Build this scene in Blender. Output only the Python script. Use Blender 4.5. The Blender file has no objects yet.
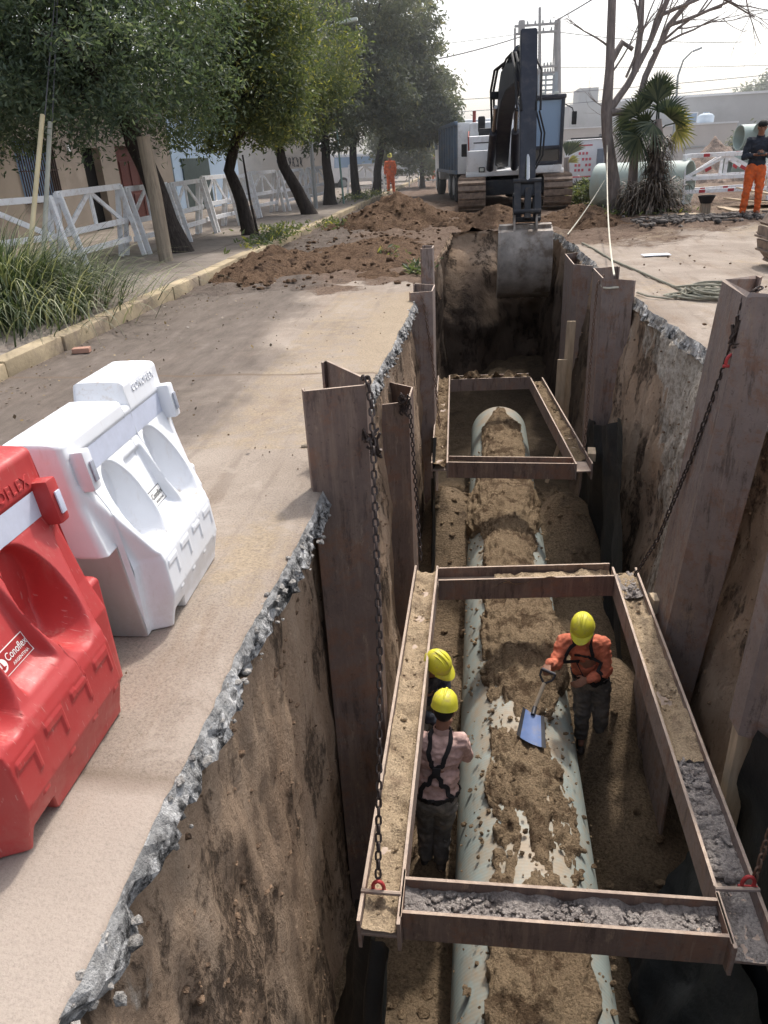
import bpy, bmesh, math, random
import numpy as np
from mathutils import Vector, Matrix, noise
from mathutils.bvhtree import BVHTree

random.seed(7)
rng = np.random.default_rng(7)
S = bpy.context.scene
COL = S.collection
PI = math.pi
V = Vector


def sst(a, b, x):
    t = np.clip((x - a) / (b - a), 0, 1)
    return t * t * (3 - 2 * t)


def fbm(x, y, z=0.0, o=4):
    return noise.fractal(V((x, y, z)), 1.0, 2.0, o)


# ---------------------------------------------------------------- camera
f_px, pitch, roll, psi = 730.0, math.radians(26.03), math.radians(3.0), math.radians(8.18)
F0 = V((-math.sin(psi), math.cos(psi), 0)); R0 = V((math.cos(psi), math.sin(psi), 0)); U0 = V((0, 0, 1))
F = F0 * math.cos(pitch) - U0 * math.sin(pitch)
U = F0 * math.sin(pitch) + U0 * math.cos(pitch)
R2 = R0 * math.cos(roll) - U * math.sin(roll)
U2 = R0 * math.sin(roll) + U * math.cos(roll)
cd = bpy.data.cameras.new('camera')
cam = bpy.data.objects.new('camera', cd); COL.objects.link(cam)
M = Matrix((R2, U2, -F)).transposed().to_4x4(); M.translation = V((0, 0, 1.65))
cam.matrix_world = M
cd.sensor_fit = 'VERTICAL'; cd.sensor_height = 24; cd.sensor_width = 18; cd.lens = f_px / 1024 * 24
cd.clip_start = 0.05; cd.clip_end = 2000
S.camera = cam

# ---------------------------------------------------------------- light
SUN_EL, SUN_AZ = math.radians(56), math.radians(17)      # azimuth from +Y towards +X
w = bpy.data.worlds.new('World'); S.world = w; w.use_nodes = True
nt = w.node_tree; nt.nodes.clear()
sky = nt.nodes.new('ShaderNodeTexSky'); sky.sky_type = 'NISHITA'; sky.sun_disc = False
sky.sun_elevation = SUN_EL; sky.sun_rotation = SUN_AZ
sky.air_density = 1.0; sky.dust_density = 4.0; sky.ozone_density = 1.0
hs = nt.nodes.new('ShaderNodeHueSaturation'); hs.inputs['Saturation'].default_value = 0.48; hs.inputs['Value'].default_value = 1.75
bg = nt.nodes.new('ShaderNodeBackground'); bg.inputs['Strength'].default_value = 0.15
wo = nt.nodes.new('ShaderNodeOutputWorld')
nt.links.new(sky.outputs[0], hs.inputs['Color']); nt.links.new(hs.outputs[0], bg.inputs[0]); nt.links.new(bg.outputs[0], wo.inputs[0])
sl = bpy.data.lights.new('sun', 'SUN'); sl.energy = 3.2; sl.angle = math.radians(3); sl.color = (1.0, 0.94, 0.86)
sun = bpy.data.objects.new('sun', sl); COL.objects.link(sun)
sd = V((math.sin(SUN_AZ) * math.cos(SUN_EL), math.cos(SUN_AZ) * math.cos(SUN_EL), math.sin(SUN_EL)))
sun.rotation_euler = sd.to_track_quat('Z', 'Y').to_euler(); sun.location = sd * 60
S.view_settings.view_transform = 'Standard'; S.view_settings.look = 'None'; S.view_settings.exposure = 0
S.cycles.volume_bounces = 0; S.cycles.max_bounces = 6; S.cycles.diffuse_bounces = 3; S.cycles.glossy_bounces = 3; S.cycles.transmission_bounces = 4
S.cycles.transparent_max_bounces = 6


# ---------------------------------------------------------------- materials
class NT:
    def __init__(s, name):
        s.m = bpy.data.materials.new(name); s.m.use_nodes = True
        s.t = s.m.node_tree; s.b = s.t.nodes['Principled BSDF']
    def n(s, typ, **kw):
        k = s.t.nodes.new(typ)
        for a, v in kw.items(): setattr(k, a, v)
        return k
    def l(s, a, b): s.t.links.new(a, b)
    def coords(s, stretch=(1, 1, 1)):
        tc = s.n('ShaderNodeTexCoord'); mp = s.n('ShaderNodeMapping'); mp.inputs['Scale'].default_value = stretch
        s.l(tc.outputs['Object'], mp.inputs['Vector']); return mp.outputs[0]
    def noise(s, co, scale, detail=6, rough=.6, dist=0):
        k = s.n('ShaderNodeTexNoise'); k.inputs['Scale'].default_value = scale; k.inputs['Detail'].default_value = detail
        k.inputs['Roughness'].default_value = rough; k.inputs['Distortion'].default_value = dist
        s.l(co, k.inputs['Vector']); return k.outputs['Fac']
    def ramp(s, fac, stops, interp='LINEAR'):
        k = s.n('ShaderNodeValToRGB'); k.color_ramp.interpolation = interp
        e = k.color_ramp.elements
        while len(e) < len(stops): e.new(.5)
        for el, (p, c) in zip(e, stops):
            el.position = p; el.color = (*c, 1) if len(c) == 3 else c
        s.l(fac, k.inputs[0]); return k.outputs[0]
    def mix(s, fac, a, b, mode='MIX'):
        k = s.n('ShaderNodeMix', data_type='RGBA', blend_type=mode)
        for sock, v in ((k.inputs[0], fac), (k.inputs[6], a), (k.inputs[7], b)):
            if hasattr(v, 'is_linked'): s.l(v, sock)
            elif isinstance(v, (int, float)): sock.default_value = v
            else: sock.default_value = (*v, 1)
        return k.outputs[2]
    def math(s, op, a, b=0.0, clamp=False):
        k = s.n('ShaderNodeMath', operation=op); k.use_clamp = clamp
        for sock, v in ((k.inputs[0], a), (k.inputs[1], b)):
            if hasattr(v, 'is_linked'): s.l(v, sock)
            else: sock.default_value = v
        return k.outputs[0]
    def step(s, fac, lo, hi):
        k = s.n('ShaderNodeMapRange', interpolation_type='SMOOTHSTEP')
        k.inputs[1].default_value = lo; k.inputs[2].default_value = hi; s.l(fac, k.inputs[0]); return k.outputs[0]
    def attr(s, name):
        k = s.n('ShaderNodeAttribute'); k.attribute_name = name; return k.outputs['Fac']
    def bump(s, h, strength=.4, dist=.02, prev=None):
        k = s.n('ShaderNodeBump'); k.inputs['Strength'].default_value = strength; k.inputs['Distance'].default_value = dist
        s.l(h, k.inputs['Height'])
        if prev is not None: s.l(prev, k.inputs['Normal'])
        return k.outputs[0]
    def out(s, col, rough=.85, normal=None, metal=0, spec=.3):
        if hasattr(col, 'is_linked'): s.l(col, s.b.inputs['Base Color'])
        else: s.b.inputs['Base Color'].default_value = (*col, 1)
        if hasattr(rough, 'is_linked'): s.l(rough, s.b.inputs['Roughness'])
        else: s.b.inputs['Roughness'].default_value = rough
        s.b.inputs['Metallic'].default_value = metal; s.b.inputs['Specular IOR Level'].default_value = spec
        if normal is not None: s.l(normal, s.b.inputs['Normal'])
        return s.m


def simple(name, c, var=.25, scale=6, rough=.7, bump=.15, bscale=40, bdist=.01, metal=0, spec=.3, dirt=None, dscale=3, damt=.6, stretch=(1, 1, 1), dusty=0, dust=(.34, .26, .19)):
    t = NT(name); co = t.coords(stretch)
    n1 = t.noise(co, scale)
    a = tuple(max(0, x * (1 - var)) for x in c); b = tuple(min(1, x * (1 + var)) for x in c)
    col = t.ramp(n1, [(.3, a), (.7, b)])
    if dirt is not None:
        k = t.step(t.noise(co, dscale, 8, .65), .48, .68)
        col = t.mix(t.math('MULTIPLY', k, damt), col, dirt)
    if dusty:
        g = t.n('ShaderNodeNewGeometry'); sx = t.n('ShaderNodeSeparateXYZ'); t.l(g.outputs['Normal'], sx.inputs[0])
        k = t.step(sx.outputs[2], .35, .9)
        k = t.math('MULTIPLY', k, t.math('MULTIPLY_ADD', t.noise(co, 14), dusty))
        col = t.mix(t.math('MINIMUM', t.math('MULTIPLY', t.step(sx.outputs[2], .35, .9), t.ramp(t.noise(co, 9), [(.35, (.25,) * 3), (.6, (1,) * 3)])), dusty), col, dust)
    nb = t.bump(t.noise(co, bscale, 5), bump, bdist) if bump else None
    return t.out(col, rough, nb, metal, spec)


def soil_mat(name, c1, c2, dark, scale=3, fine=60, bump=.8, bdist=.03, stretch=(1, 1, 1), dlo=.5, dhi=.7):
    t = NT(name); co = t.coords(stretch)
    col = t.ramp(t.noise(co, scale, 8, .65), [(.3, c1), (.7, c2)])
    col = t.mix(t.step(t.noise(co, scale * .9 + 1.3, 10, .7, .4), dlo, dhi), col, dark)
    gr = t.noise(co, fine, 6, .75)
    col = t.mix(1.0, col, t.ramp(gr, [(.28, (.3,) * 3), (.5, (1.0,) * 3), (.72, (1.4,) * 3)]), 'MULTIPLY')
    col = t.mix(t.math('MULTIPLY', t.step(t.noise(co, fine * .3, 4, .65), .58, .68), .5), col, dark)
    col = t.mix(t.math('MULTIPLY', t.attr('damp_shade'), .85), col, (.045, .036, .028))  # shade painted into the soil colour by vertex mask
    h = t.math('ADD', gr, t.math('MULTIPLY', t.noise(co, fine * .25, 6, .7), 1.6))
    return t.out(col, .95, t.bump(h, bump, bdist), 0, .1)


SAND = soil_mat('sand', (.30, .215, .135), (.45, .335, .215), (.17, .115, .072), 3.2, 62, 1.0, .045, dlo=.49, dhi=.60)
SAND2 = soil_mat('sand_dry', (.42, .32, .21), (.54, .42, .29), (.26, .19, .13), 3, 80, .8, .02)
RUBBLE = soil_mat('grey_rubble', (.40, .355, .33), (.62, .56, .52), (.22, .19, .18), 7, 60, 1, .03)
CLAY = soil_mat('brown_clay', (.16, .10, .065), (.24, .155, .10), (.085, .055, .04), 2.5, 40, 1, .05)
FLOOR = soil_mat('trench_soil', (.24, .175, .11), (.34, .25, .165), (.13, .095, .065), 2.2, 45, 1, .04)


def ground_mat():
    t = NT('ground_soil'); co = t.coords()
    conc = t.ramp(t.noise(co, .9, 8, .6), [(.3, (.235, .193, .158)), (.5, (.30, .25, .207)), (.72, (.365, .31, .26))])
    st = t.noise(t.coords((2.2, .5, 1)), 1.3, 8, .7)
    conc = t.mix(t.math('MULTIPLY', t.step(st, .50, .68), .6), conc, (.225, .165, .12))
    spk = t.noise(co, 95, 6, .75)
    conc = t.mix(1., conc, t.ramp(spk, [(.3, (.58,) * 3), (.5, (1,) * 3), (.75, (1.22,) * 3)]), 'MULTIPLY')
    ty = t.step(t.noise(t.coords((7, .45, 1)), 1.0, 7, .6, .2), .53, .66)
    conc = t.mix(t.math('MULTIPLY', ty, .42), conc, (.175, .14, .113))
    pa = t.step(t.noise(co, 1.9, 9, .7, .5), .54, .62)
    conc = t.mix(t.math('MULTIPLY', pa, .35), conc, (.43, .37, .315))
    vr = t.n('ShaderNodeTexVoronoi', feature='DISTANCE_TO_EDGE'); vr.inputs['Scale'].default_value = .55; t.l(t.mix(.12, co, t.n('ShaderNodeTexNoise').outputs['Color']), vr.inputs['Vector'])
    crk = t.math('SUBTRACT', 1.0, t.step(vr.outputs['Distance'], .002, .008))
    conc = t.mix(t.math('MULTIPLY', crk, .0), conc, (.12, .09, .07))
    sp2 = t.step(t.noise(co, 26, 4, .6), .64, .70)
    conc = t.mix(t.math('MULTIPLY', sp2, .12), conc, (.17, .12, .085))
    pt = t.attr('patch'); conc = t.mix(t.math('MULTIPLY', pt, .42), conc, (.47, .40, .345))
    dirt = t.ramp(t.noise(co, 2.4, 9, .7), [(.3, (.115, .076, .054)), (.55, (.17, .118, .087)), (.75, (.235, .17, .127))])
    gr = t.noise(co, 28, 7, .7)
    dirt = t.mix(1., dirt, t.ramp(gr, [(.28, (.42,) * 3), (.55, (1,) * 3), (.8, (1.3,) * 3)]), 'MULTIPLY')
    jit = t.math('MULTIPLY', t.math('SUBTRACT', t.noise(co, 5, 8, .7), .5), .9)
    k = t.step(t.math('ADD', t.attr('dirt'), jit), .35, .65)
    col = t.mix(k, conc, dirt)
    ks = t.step(t.math('ADD', t.attr('sandy'), t.math('MULTIPLY', t.math('SUBTRACT', t.noise(co, 7, 8, .75), .5), 1.2)), .4, .7)
    sand = t.mix(1., (.36, .285, .20), t.ramp(t.noise(co, 60, 4, .7), [(.3, (.55,) * 3), (.7, (1.2,) * 3)]), 'MULTIPLY')
    col = t.mix(t.math('MULTIPLY', ks, .8), col, sand)
    kd = t.step(t.math('ADD', t.attr('damp_shade'), jit), .05, 1.0)
    col = t.mix(t.math('MULTIPLY', kd, .85), col, t.ramp(t.noise(t.coords((3, .8, 1)), 2.2, 9, .72), [(.35, (.085, .070, .060)), (.6, (.145, .120, .104)), (.75, (.23, .19, .165))]))
    # saw-cut joint lines across the slab
    jn = t.attr('joint')
    col = t.mix(t.math('MULTIPLY', jn, .9), col, (.15, .11, .08))
    h = t.math('ADD', t.math('MULTIPLY', spk, .5), t.math('MULTIPLY', t.math('MULTIPLY', gr, k), 2.5))
    h = t.math('ADD', h, t.math('MULTIPLY', t.math('MULTIPLY', t.noise(co, 8, 6, .7), k), 3))
    return t.out(col, .92, t.bump(h, .55, .02), 0, .15)


def wall_mat():
    t = NT('trench_wall_soil'); co = t.coords(); cs = t.coords((1.4, 1.4, .35)); cd_ = t.coords((1, .55, 1.0))
    col = t.ramp(t.noise(cs, 1.6, 8, .65, .15), [(.28, (.34, .235, .16)), (.5, (.475, .345, .245)), (.72, (.60, .46, .345))])
    dk = t.step(t.noise(t.coords((1.5, 1.5, .8)), 1.7, 10, .7, .15), .51, .58)
    sp = t.step(t.noise(t.coords((1, 1, .45)), 22, 5, .7), .40, .56)
    dkm = t.math('MULTIPLY', dk, t.math('ADD', t.math('MULTIPLY', sp, .75), .2))
    col = t.mix(t.math('MULTIPLY', dkm, .8), col, (.055, .043, .036))
    pk = t.step(t.noise(t.coords((1, 1, .4)), 34, 5, .7), .58, .66)
    col = t.mix(t.math('MULTIPLY', pk, .4), col, (.10, .07, .05))
    pal = t.step(t.math('ADD', t.attr('pale'), t.math('MULTIPLY', t.math('SUBTRACT', t.noise(cs, 5, 8, .7), .5), 1.4)), .4, .6)
    col = t.mix(pal, col, t.ramp(t.noise(co, 18, 6, .7), [(.3, (.22, .18, .14)), (.48, (.52, .45, .37)), (.66, (.74, .68, .60))]))
    # broken slab edge
    vo = t.n('ShaderNodeTexVoronoi'); vo.inputs['Scale'].default_value = 26; vo.inputs['Randomness'].default_value = 1; t.l(t.coords((1, 1.0, 1.6)), vo.inputs['Vector'])
    ch = t.ramp(t.noise(co, 11, 12, .78), [(.38, (.02, .02, .022)), (.455, (.10, .095, .095)), (.50, (.36, .345, .33)), (.56, (.66, .64, .62)), (.66, (.82, .80, .78))])
    chip = t.ramp(vo.outputs['Color'], [(.3, (.22,) * 3), (.5, (.8,) * 3), (.7, (1.25,) * 3)]); ch = t.mix(.8, ch, chip, 'MULTIPLY'); ch = t.mix(t.math('MULTIPLY', t.step(t.noise(co, 6, 8, .7), .52, .60), .6), ch, (.66, .645, .62))
    sdn = t.math('ADD', t.attr('sd'), t.math('MULTIPLY', t.math('SUBTRACT', t.noise(co, 9, 8, .75), .5), 1.5)); ch = t.mix(t.math('MULTIPLY', t.math('SUBTRACT', 1.0, t.step(sdn, .10, .4)), .6), ch, (.56, .53, .49)); ch = t.mix(t.math('MULTIPLY', t.step(sdn, .75, 1.15), .7), ch, (.09, .08, .075))
    hsv = t.n('ShaderNodeHueSaturation'); hsv.inputs['Saturation'].default_value = .28; t.l(ch, hsv.inputs['Color'])
    ks = t.step(t.math('ADD', t.attr('slab'), t.math('MULTIPLY', t.math('SUBTRACT', t.noise(co, 8, 6), .5), .5)), .4, .6)
    col = t.mix(ks, col, hsv.outputs[0])
    k2 = t.attr('damp_shade')
    col = t.mix(t.math('MULTIPLY', k2, .88), col, (.055, .042, .034))  # trench shade painted into the wall colour, deeper and towards the far end
    gr = t.noise(co, 42, 7, .72)
    h = t.math('ADD', t.math('MULTIPLY', gr, 1.0), t.math('MULTIPLY', t.noise(t.coords((1, 1, .5)), 9, 8, .7), 2.4))
    h = t.math('SUBTRACT', h, t.math('MULTIPLY', dkm, 1.2))
    return t.out(col, .95, t.bump(h, .9, .035), 0, .1)


def walk_mat():
    t = NT('pavement_concrete'); co = t.coords()
    col = t.ramp(t.noise(co, 1.3, 8, .65), [(.3, (.23, .195, .165)), (.7, (.35, .305, .265))])
    br = t.n('ShaderNodeTexBrick'); br.offset = 0; br.inputs['Scale'].default_value = 1.0
    br.inputs['Brick Width'].default_value = 1.3; br.inputs['Row Height'].default_value = 1.3; br.inputs['Mortar Size'].default_value = .012
    br.inputs['Color1'].default_value = (1, 1, 1, 1); br.inputs['Color2'].default_value = (.9, .9, .9, 1); br.inputs['Mortar'].default_value = (.4, .38, .36, 1)
    t.l(co, br.inputs['Vector']); col = t.mix(1., col, br.outputs[0], 'MULTIPLY')
    lit = t.step(t.noise(co, 3.4, 9, .7), .55, .7)
    col = t.mix(t.math('MULTIPLY', lit, .6), col, (.16, .11, .08))
    g = t.noise(co, 50, 5, .7)
    col = t.mix(1., col, t.ramp(g, [(.3, (.65,) * 3), (.7, (1.15,) * 3)]), 'MULTIPLY')
    return t.out(col, .9, t.bump(g, .4, .01), 0, .15)


def steel_mat(name, c, c2, dustc, dusty=.9, streak=.5):
    t = NT(name); co = t.coords(); cs = t.coords((6, 6, .35))
    col = t.ramp(t.noise(co, 2.5, 8, .7), [(.3, c), (.7, c2)])
    st = t.step(t.noise(cs, 2.6, 9, .75), .47, .62)
    col = t.mix(t.math('MULTIPLY', st, streak), col, (.29, .21, .165))
    rs = t.step(t.noise(t.coords((3, 3, .5)), 3.5, 9, .78), .52, .62)
    col = t.mix(t.math('MULTIPLY', rs, .55), col, (.05, .035, .03))
    rp_ = t.step(t.noise(co, 2.6, 10, .8, .2), .50, .60)
    col = t.mix(t.math('MULTIPLY', rp_, .6), col, (.235, .125, .08))
    md = t.step(t.noise(t.coords((2, 2, .6)), 3.5, 10, .82), .56, .64)
    col = t.mix(t.math('MULTIPLY', md, .7), col, (.33, .25, .185))
    pt_ = t.step(t.noise(co, 40, 4, .6), .60, .70)
    col = t.mix(t.math('MULTIPLY', pt_, .4), col, (.05, .035, .03))
    sc = t.step(t.noise(t.coords((1, 1, .08)), 30, 3, .6), .66, .72)
    col = t.mix(t.math('MULTIPLY', sc, .25), col, (.4, .33, .28))
    g = t.n('ShaderNodeNewGeometry'); sx = t.n('ShaderNodeSeparateXYZ'); t.l(g.outputs['Normal'], sx.inputs[0])
    k = t.math('MULTIPLY', t.step(sx.outputs[2], .4, .9), t.ramp(t.noise(co, 9, 6), [(.3, (.4,) * 3), (.6, (1,) * 3)]))
    col = t.mix(t.math('MULTIPLY', k, dusty), col, dustc)
    n = t.noise(co, 30, 6, .7)
    return t.out(col, t.ramp(n, [(.3, (.5,) * 3), (.7, (.8,) * 3)]), t.bump(n, .4, .012), .2, .35)


def plastic_mat(name, c, dustc):
    t = NT(name); co = t.coords()
    col = t.ramp(t.noise(co, 5, 6), [(.3, tuple(x * .92 for x in c)), (.7, c)])
    g = t.n('ShaderNodeNewGeometry'); sx = t.n('ShaderNodeSeparateXYZ'); t.l(g.outputs['Normal'], sx.inputs[0])
    up = t.step(sx.outputs[2], .55, .95)
    d = t.step(t.noise(co, 24, 8, .8), .50, .62)
    col = t.mix(t.math('MULTIPLY', t.math('MULTIPLY', up, d), .75 if c[1] > .3 else .3), col, dustc)
    sm = t.step(t.noise(t.coords((3, 3, .7)), 7, 8, .75), .52, .8)
    col = t.mix(t.math('MULTIPLY', sm, .28), col, dustc)
    scr = t.step(t.noise(t.coords((1, 9, 1.2)), 18, 3, .5), .66, .70)
    col = t.mix(t.math('MULTIPLY', scr, .18), col, (.75, .65, .6))
    tc = t.n('ShaderNodeTexCoord'); so = t.n('ShaderNodeSeparateXYZ'); t.l(tc.outputs['Object'], so.inputs[0])
    lowz = t.math('MULTIPLY', t.math('SUBTRACT', 1.0, t.step(so.outputs[2], .0, .30)), t.step(t.noise(co, 6, 9, .75), .36, .62))
    col = t.mix(t.math('MULTIPLY', lowz, .28), col, dustc)
    gn = t.noise(co, 120, 3)
    r = t.ramp(t.noise(co, 14, 7, .7), [(.3, (.36,) * 3), (.7, (.6,) * 3)])
    return t.out(col, r, t.bump(gn, .06, .003), 0, .45)


def pipe_mat():
    t = NT('glass_fibre_pipe'); co = t.coords()
    col = t.ramp(t.noise(co, 2, 7), [(.3, (.235, .275, .258)), (.7, (.31, .355, .335))])
    wv = t.n('ShaderNodeTexWave', wave_type='BANDS', bands_direction='Y'); wv.inputs['Scale'].default_value = 13; wv.inputs['Distortion'].default_value = .6
    t.l(co, wv.inputs['Vector'])
    col = t.mix(t.math('MULTIPLY', t.step(t.noise(co, 9, 9, .75), .5, .68), .75), col, (.36, .28, .19))
    col = t.mix(t.math('MULTIPLY', t.step(t.noise(co, 3, 8, .7), .5, .75), .5), col, (.30, .27, .21))
    g = t.n('ShaderNodeNewGeometry'); sx = t.n('ShaderNodeSeparateXYZ'); t.l(g.outputs['Normal'], sx.inputs[0])
    du = t.math('ADD', t.math('MULTIPLY', sx.outputs[2], .55), t.math('MULTIPLY', t.math('SUBTRACT', t.noise(co, 5, 10, .75), .5), 1.5))
    col = t.mix(t.math('MULTIPLY', t.step(du, .22, .7), .85), col, (.33, .25, .17))
    return t.out(col, .6, t.bump(wv.outputs['Fac'], .10, .004), 0, .4)


def leaf_mat(name, c1, c2, c3, trans=.3):
    t = NT(name)
    col = t.ramp(t.attr('rnd'), [(0, c1), (.55, c2), (1, c3)])
    t.l(col, t.b.inputs['Base Color']); t.b.inputs['Roughness'].default_value = .5; t.b.inputs['Specular IOR Level'].default_value = .35
    tr = t.n('ShaderNodeBsdfTranslucent'); t.l(t.mix(1., col, (1.3, 1.35, .7), 'MULTIPLY'), tr.inputs[0])
    mx = t.n('ShaderNodeMixShader'); mx.inputs[0].default_value = trans
    t.l(t.b.outputs[0], mx.inputs[1]); t.l(tr.outputs[0], mx.inputs[2]); t.l(mx.outputs[0], t.t.nodes['Material Output'].inputs[0])
    return t.m


def glass_mat(name, c=(.06, .09, .12)):
    t = NT(name); t.b.inputs['Transmission Weight'].default_value = 0.0
    return t.out(c, .08, None, 0, .9)


MAT_GROUND = ground_mat(); MAT_WALL = wall_mat(); MAT_WALK = walk_mat(); MAT_PIPE = pipe_mat()
STEEL = steel_mat('rusty_steel', (.13, .093, .080), (.215, .16, .138), (.42, .33, .26))
STEEL_L = steel_mat('pale_rusty_steel', (.21, .165, .15), (.33, .27, .245), (.44, .35, .28))
STEEL_G = steel_mat('grey_brown_steel', (.19, .152, .138), (.29, .237, .218), (.42, .33, .26))
CHAIN = simple('chain_steel', (.07, .055, .05), .3, 20, .5, .1, metal=.6)
CHAINR = simple('rusty_chain', (.17, .11, .08), .3, 20, .6, .1, metal=.4)
REDMETAL = simple('red_shackle', (.42, .05, .05), .25, 20, .5, .1)
RED = plastic_mat('red_plastic', (.43, .042, .042), (.42, .22, .18)); WHITE = plastic_mat('white_plastic', (.78, .80, .84), (.40, .31, .22))
STRIP = simple('reflective_strip', (.60, .64, .76), .06, 30, .3, .03, spec=.6)
GREY_REF = simple('grey_reflector', (.34, .36, .42), .15, 60, .4, .1)
LOGO_W = simple('sticker_white', (.8, .78, .76), .05, 10, .5, 0); LOGO_R = simple('sticker_red', (.34, .03, .03), .05, 10, .5, 0); LOGO_K = simple('sticker_dark', (.05, .06, .06), .05, 10, .5, 0)
WPAINT = simple('white_painted_wood', (.86, .87, .89), .05, 4, .6, .2, 30, .005, dirt=(.40, .31, .26), dscale=9, damt=.4)
RPAINT = simple('red_paint', (.45, .06, .07), .15, 6, .6, .1)
WOOD = simple('weathered_timber', (.30, .25, .19), .3, 3, .85, .5, 12, .01, stretch=(8, 8, .6), dirt=(.14, .11, .08), dscale=4)
WOODP = simple('pale_timber', (.47, .37, .26), .25, 3, .85, .4, 12, .008, stretch=(6, 6, .8))
YSTAKE = simple('yellow_sleeve', (.62, .53, .33), .12, 4, .6, .1); GSTAKE = simple('grey_sleeve', (.42, .42, .36), .12, 4, .6, .1)
BARK = simple('dark_bark', (.055, .045, .04), .45, 6, .95, 1, 14, .04, stretch=(3, 3, .7)); BARKG = simple('grey_bark', (.25, .215, .20), .35, 5, .95, .8, 16, .03, stretch=(3, 3, .6))
TWIG = simple('twig_bark', (.17, .14, .125), .3, 5, .95, .2)
LEAF1 = leaf_mat('dark_leaf', (.048, .072, .054), (.105, .145, .10), (.23, .265, .18), .42); LEAF2 = leaf_mat('olive_leaf', (.065, .09, .052), (.14, .17, .09), (.38, .36, .11), .4)
LEAF3 = leaf_mat('hazy_leaf', (.085, .105, .085), (.14, .155, .115), (.24, .225, .14), .36); LEAF4 = leaf_mat('far_leaf', (.22, .24, .21), (.28, .30, .26), (.33, .35, .29), .2)  # distant foliage greyed and paled, distance haze mixed into the leaf colour
GRASSM = leaf_mat('grass_blade', (.02, .038, .018), (.09, .125, .06), (.46, .46, .30), .22)
PALMG = leaf_mat('palm_green', (.028, .045, .028), (.06, .08, .048), (.12, .135, .075), .2); PALMY = leaf_mat('palm_yellow', (.14, .15, .05), (.28, .26, .09), (.40, .34, .14), .25)
PALMD = leaf_mat('palm_dead', (.045, .033, .026), (.12, .09, .065), (.28, .235, .19), .05)
KERBM = simple('kerb_concrete', (.42, .34, .225), .25, 2, .9, .5, 30, .01, dirt=(.24, .19, .15), dscale=1.6, damt=.85)
HOUSE = simple('beige_render', (.33, .28, .235), .1, 1.5, .9, .2, dirt=(.24, .2, .17), dscale=1.2); HOUSEB = simple('blue_render', (.46, .60, .78), .06, 1.5, .9, .15)
HOUSEW = simple('cream_render', (.56, .50, .44), .08, 1.5, .9, .15, dirt=(.4, .36, .32), dscale=1)
DOORM = simple('brown_door', (.12, .04, .035), .2, 4, .6, .2, stretch=(5, 5, .5)); DARK = simple('dark_interior', (.015, .014, .014), .2, 4, .9, 0); IRON = simple('iron_bar', (.06, .035, .03), .2, 9, .6, .1)
BGREY = simple('grey_block_building', (.40, .40, .40), .07, 1, .9, .1, dirt=(.33, .33, .33), dscale=.6); BPALE = simple('pale_warehouse', (.55, .50, .46), .06, 1, .9, .1)  # far walls kept pale, with distance haze put into their base colours
BROOF = simple('pale_roof_edge', (.72, .73, .74), .05, 2, .8, 0); TANKM = simple('tank_plastic', (.50, .58, .66), .05, 3, .5, 0)
NAVY = simple('navy_paint', (.026, .030, .046), .25, 4, .4, .08, spec=.5, dirt=(.09, .08, .075), dscale=4, damt=.5); EXWHITE = simple('machine_white', (.82, .83, .84), .06, 3, .4, .05, dirt=(.42, .36, .30), dscale=4, damt=.35)
TRACKM = simple('track_steel', (.22, .165, .13), .4, 8, .8, .5, 30, .01, dirt=(.30, .23, .18), dscale=5, damt=.8); BLACKM = simple('black_rubber', (.022, .022, .024), .25, 8, .7, .2); DGREY = simple('dark_chassis', (.03, .032, .038), .25, 5, .6, .1, dirt=(.1, .085, .07), dscale=4)
BUCKETM = simple('bucket_steel', (.30, .265, .235), .35, 4, .6, .2, metal=.1, dirt=(.12, .085, .06), dscale=2.2, damt=.9); CHROME = simple('chrome_rod', (.55, .54, .52), .1, 4, .2, 0, metal=1)
GLASS = glass_mat('cab_glass', (.26, .38, .55)); TRUCKB = simple('truck_blue_grey', (.11, .165, .235), .15, 3, .5, .1, dirt=(.2, .18, .16), dscale=4); RUSTR = simple('red_guard', (.30, .075, .06), .2, 5, .6, .1)
LAMPM = simple('lamp_glass', (.62, .66, .6), .05, 10, .15, 0, spec=.8)
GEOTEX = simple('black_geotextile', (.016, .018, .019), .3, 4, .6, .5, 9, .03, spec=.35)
ROPEM = simple('pale_rope', (.60, .57, .47), .15, 30, .9, .4, 120, .004); ROPEG = simple('grey_rope', (.26, .25, .20), .25, 20, .9, .5, 90, .006)
GALV = simple('galvanised_metal', (.40, .42, .43), .12, 5, .5, .05, metal=.4); CONCP = simple('pole_concrete', (.32, .31, .31), .1, 3, .9, .1); WIREM = simple('wire_rubber', (.10, .10, .11), .1, 5, .7, 0)
PIPEG = simple('pipe_green_grey', (.42, .50, .46), .08, 3, .5, .1, dirt=(.4, .36, .28), dscale=2, damt=.4); PIPEI = simple('pipe_inside', (.30, .36, .33), .1, 3, .5, 0)
SIGNW = simple('sign_white', (.70, .71, .74), .04, 3, .5, 0); SIGNR = simple('sign_red', (.55, .10, .13), .05, 5, .5, 0); SIGNB = simple('portable_blue', (.06, .22, .52), .12, 3, .5, .05)
HELM = simple('yellow_helmet', (.62, .58, .045), .1, 8, .5, .05, spec=.4, dirt=(.42, .34, .13), dscale=14, damt=.7)
def cloth(name, c, dirt): return simple(name, c, .28, 11, .9, .5, 60, .006, dirt=dirt, dscale=6, damt=.8)
ORANGE = cloth('orange_cloth', (.52, .15, .085), (.34, .13, .085)); ORANGE2 = cloth('bright_orange_cloth', (.66, .13, .035), (.45, .12, .06)); PINK = cloth('faded_pink_cloth', (.50, .335, .30), (.38, .26, .22)); NAVYC = cloth('navy_cloth', (.03, .035, .048), (.05, .05, .055))
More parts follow.
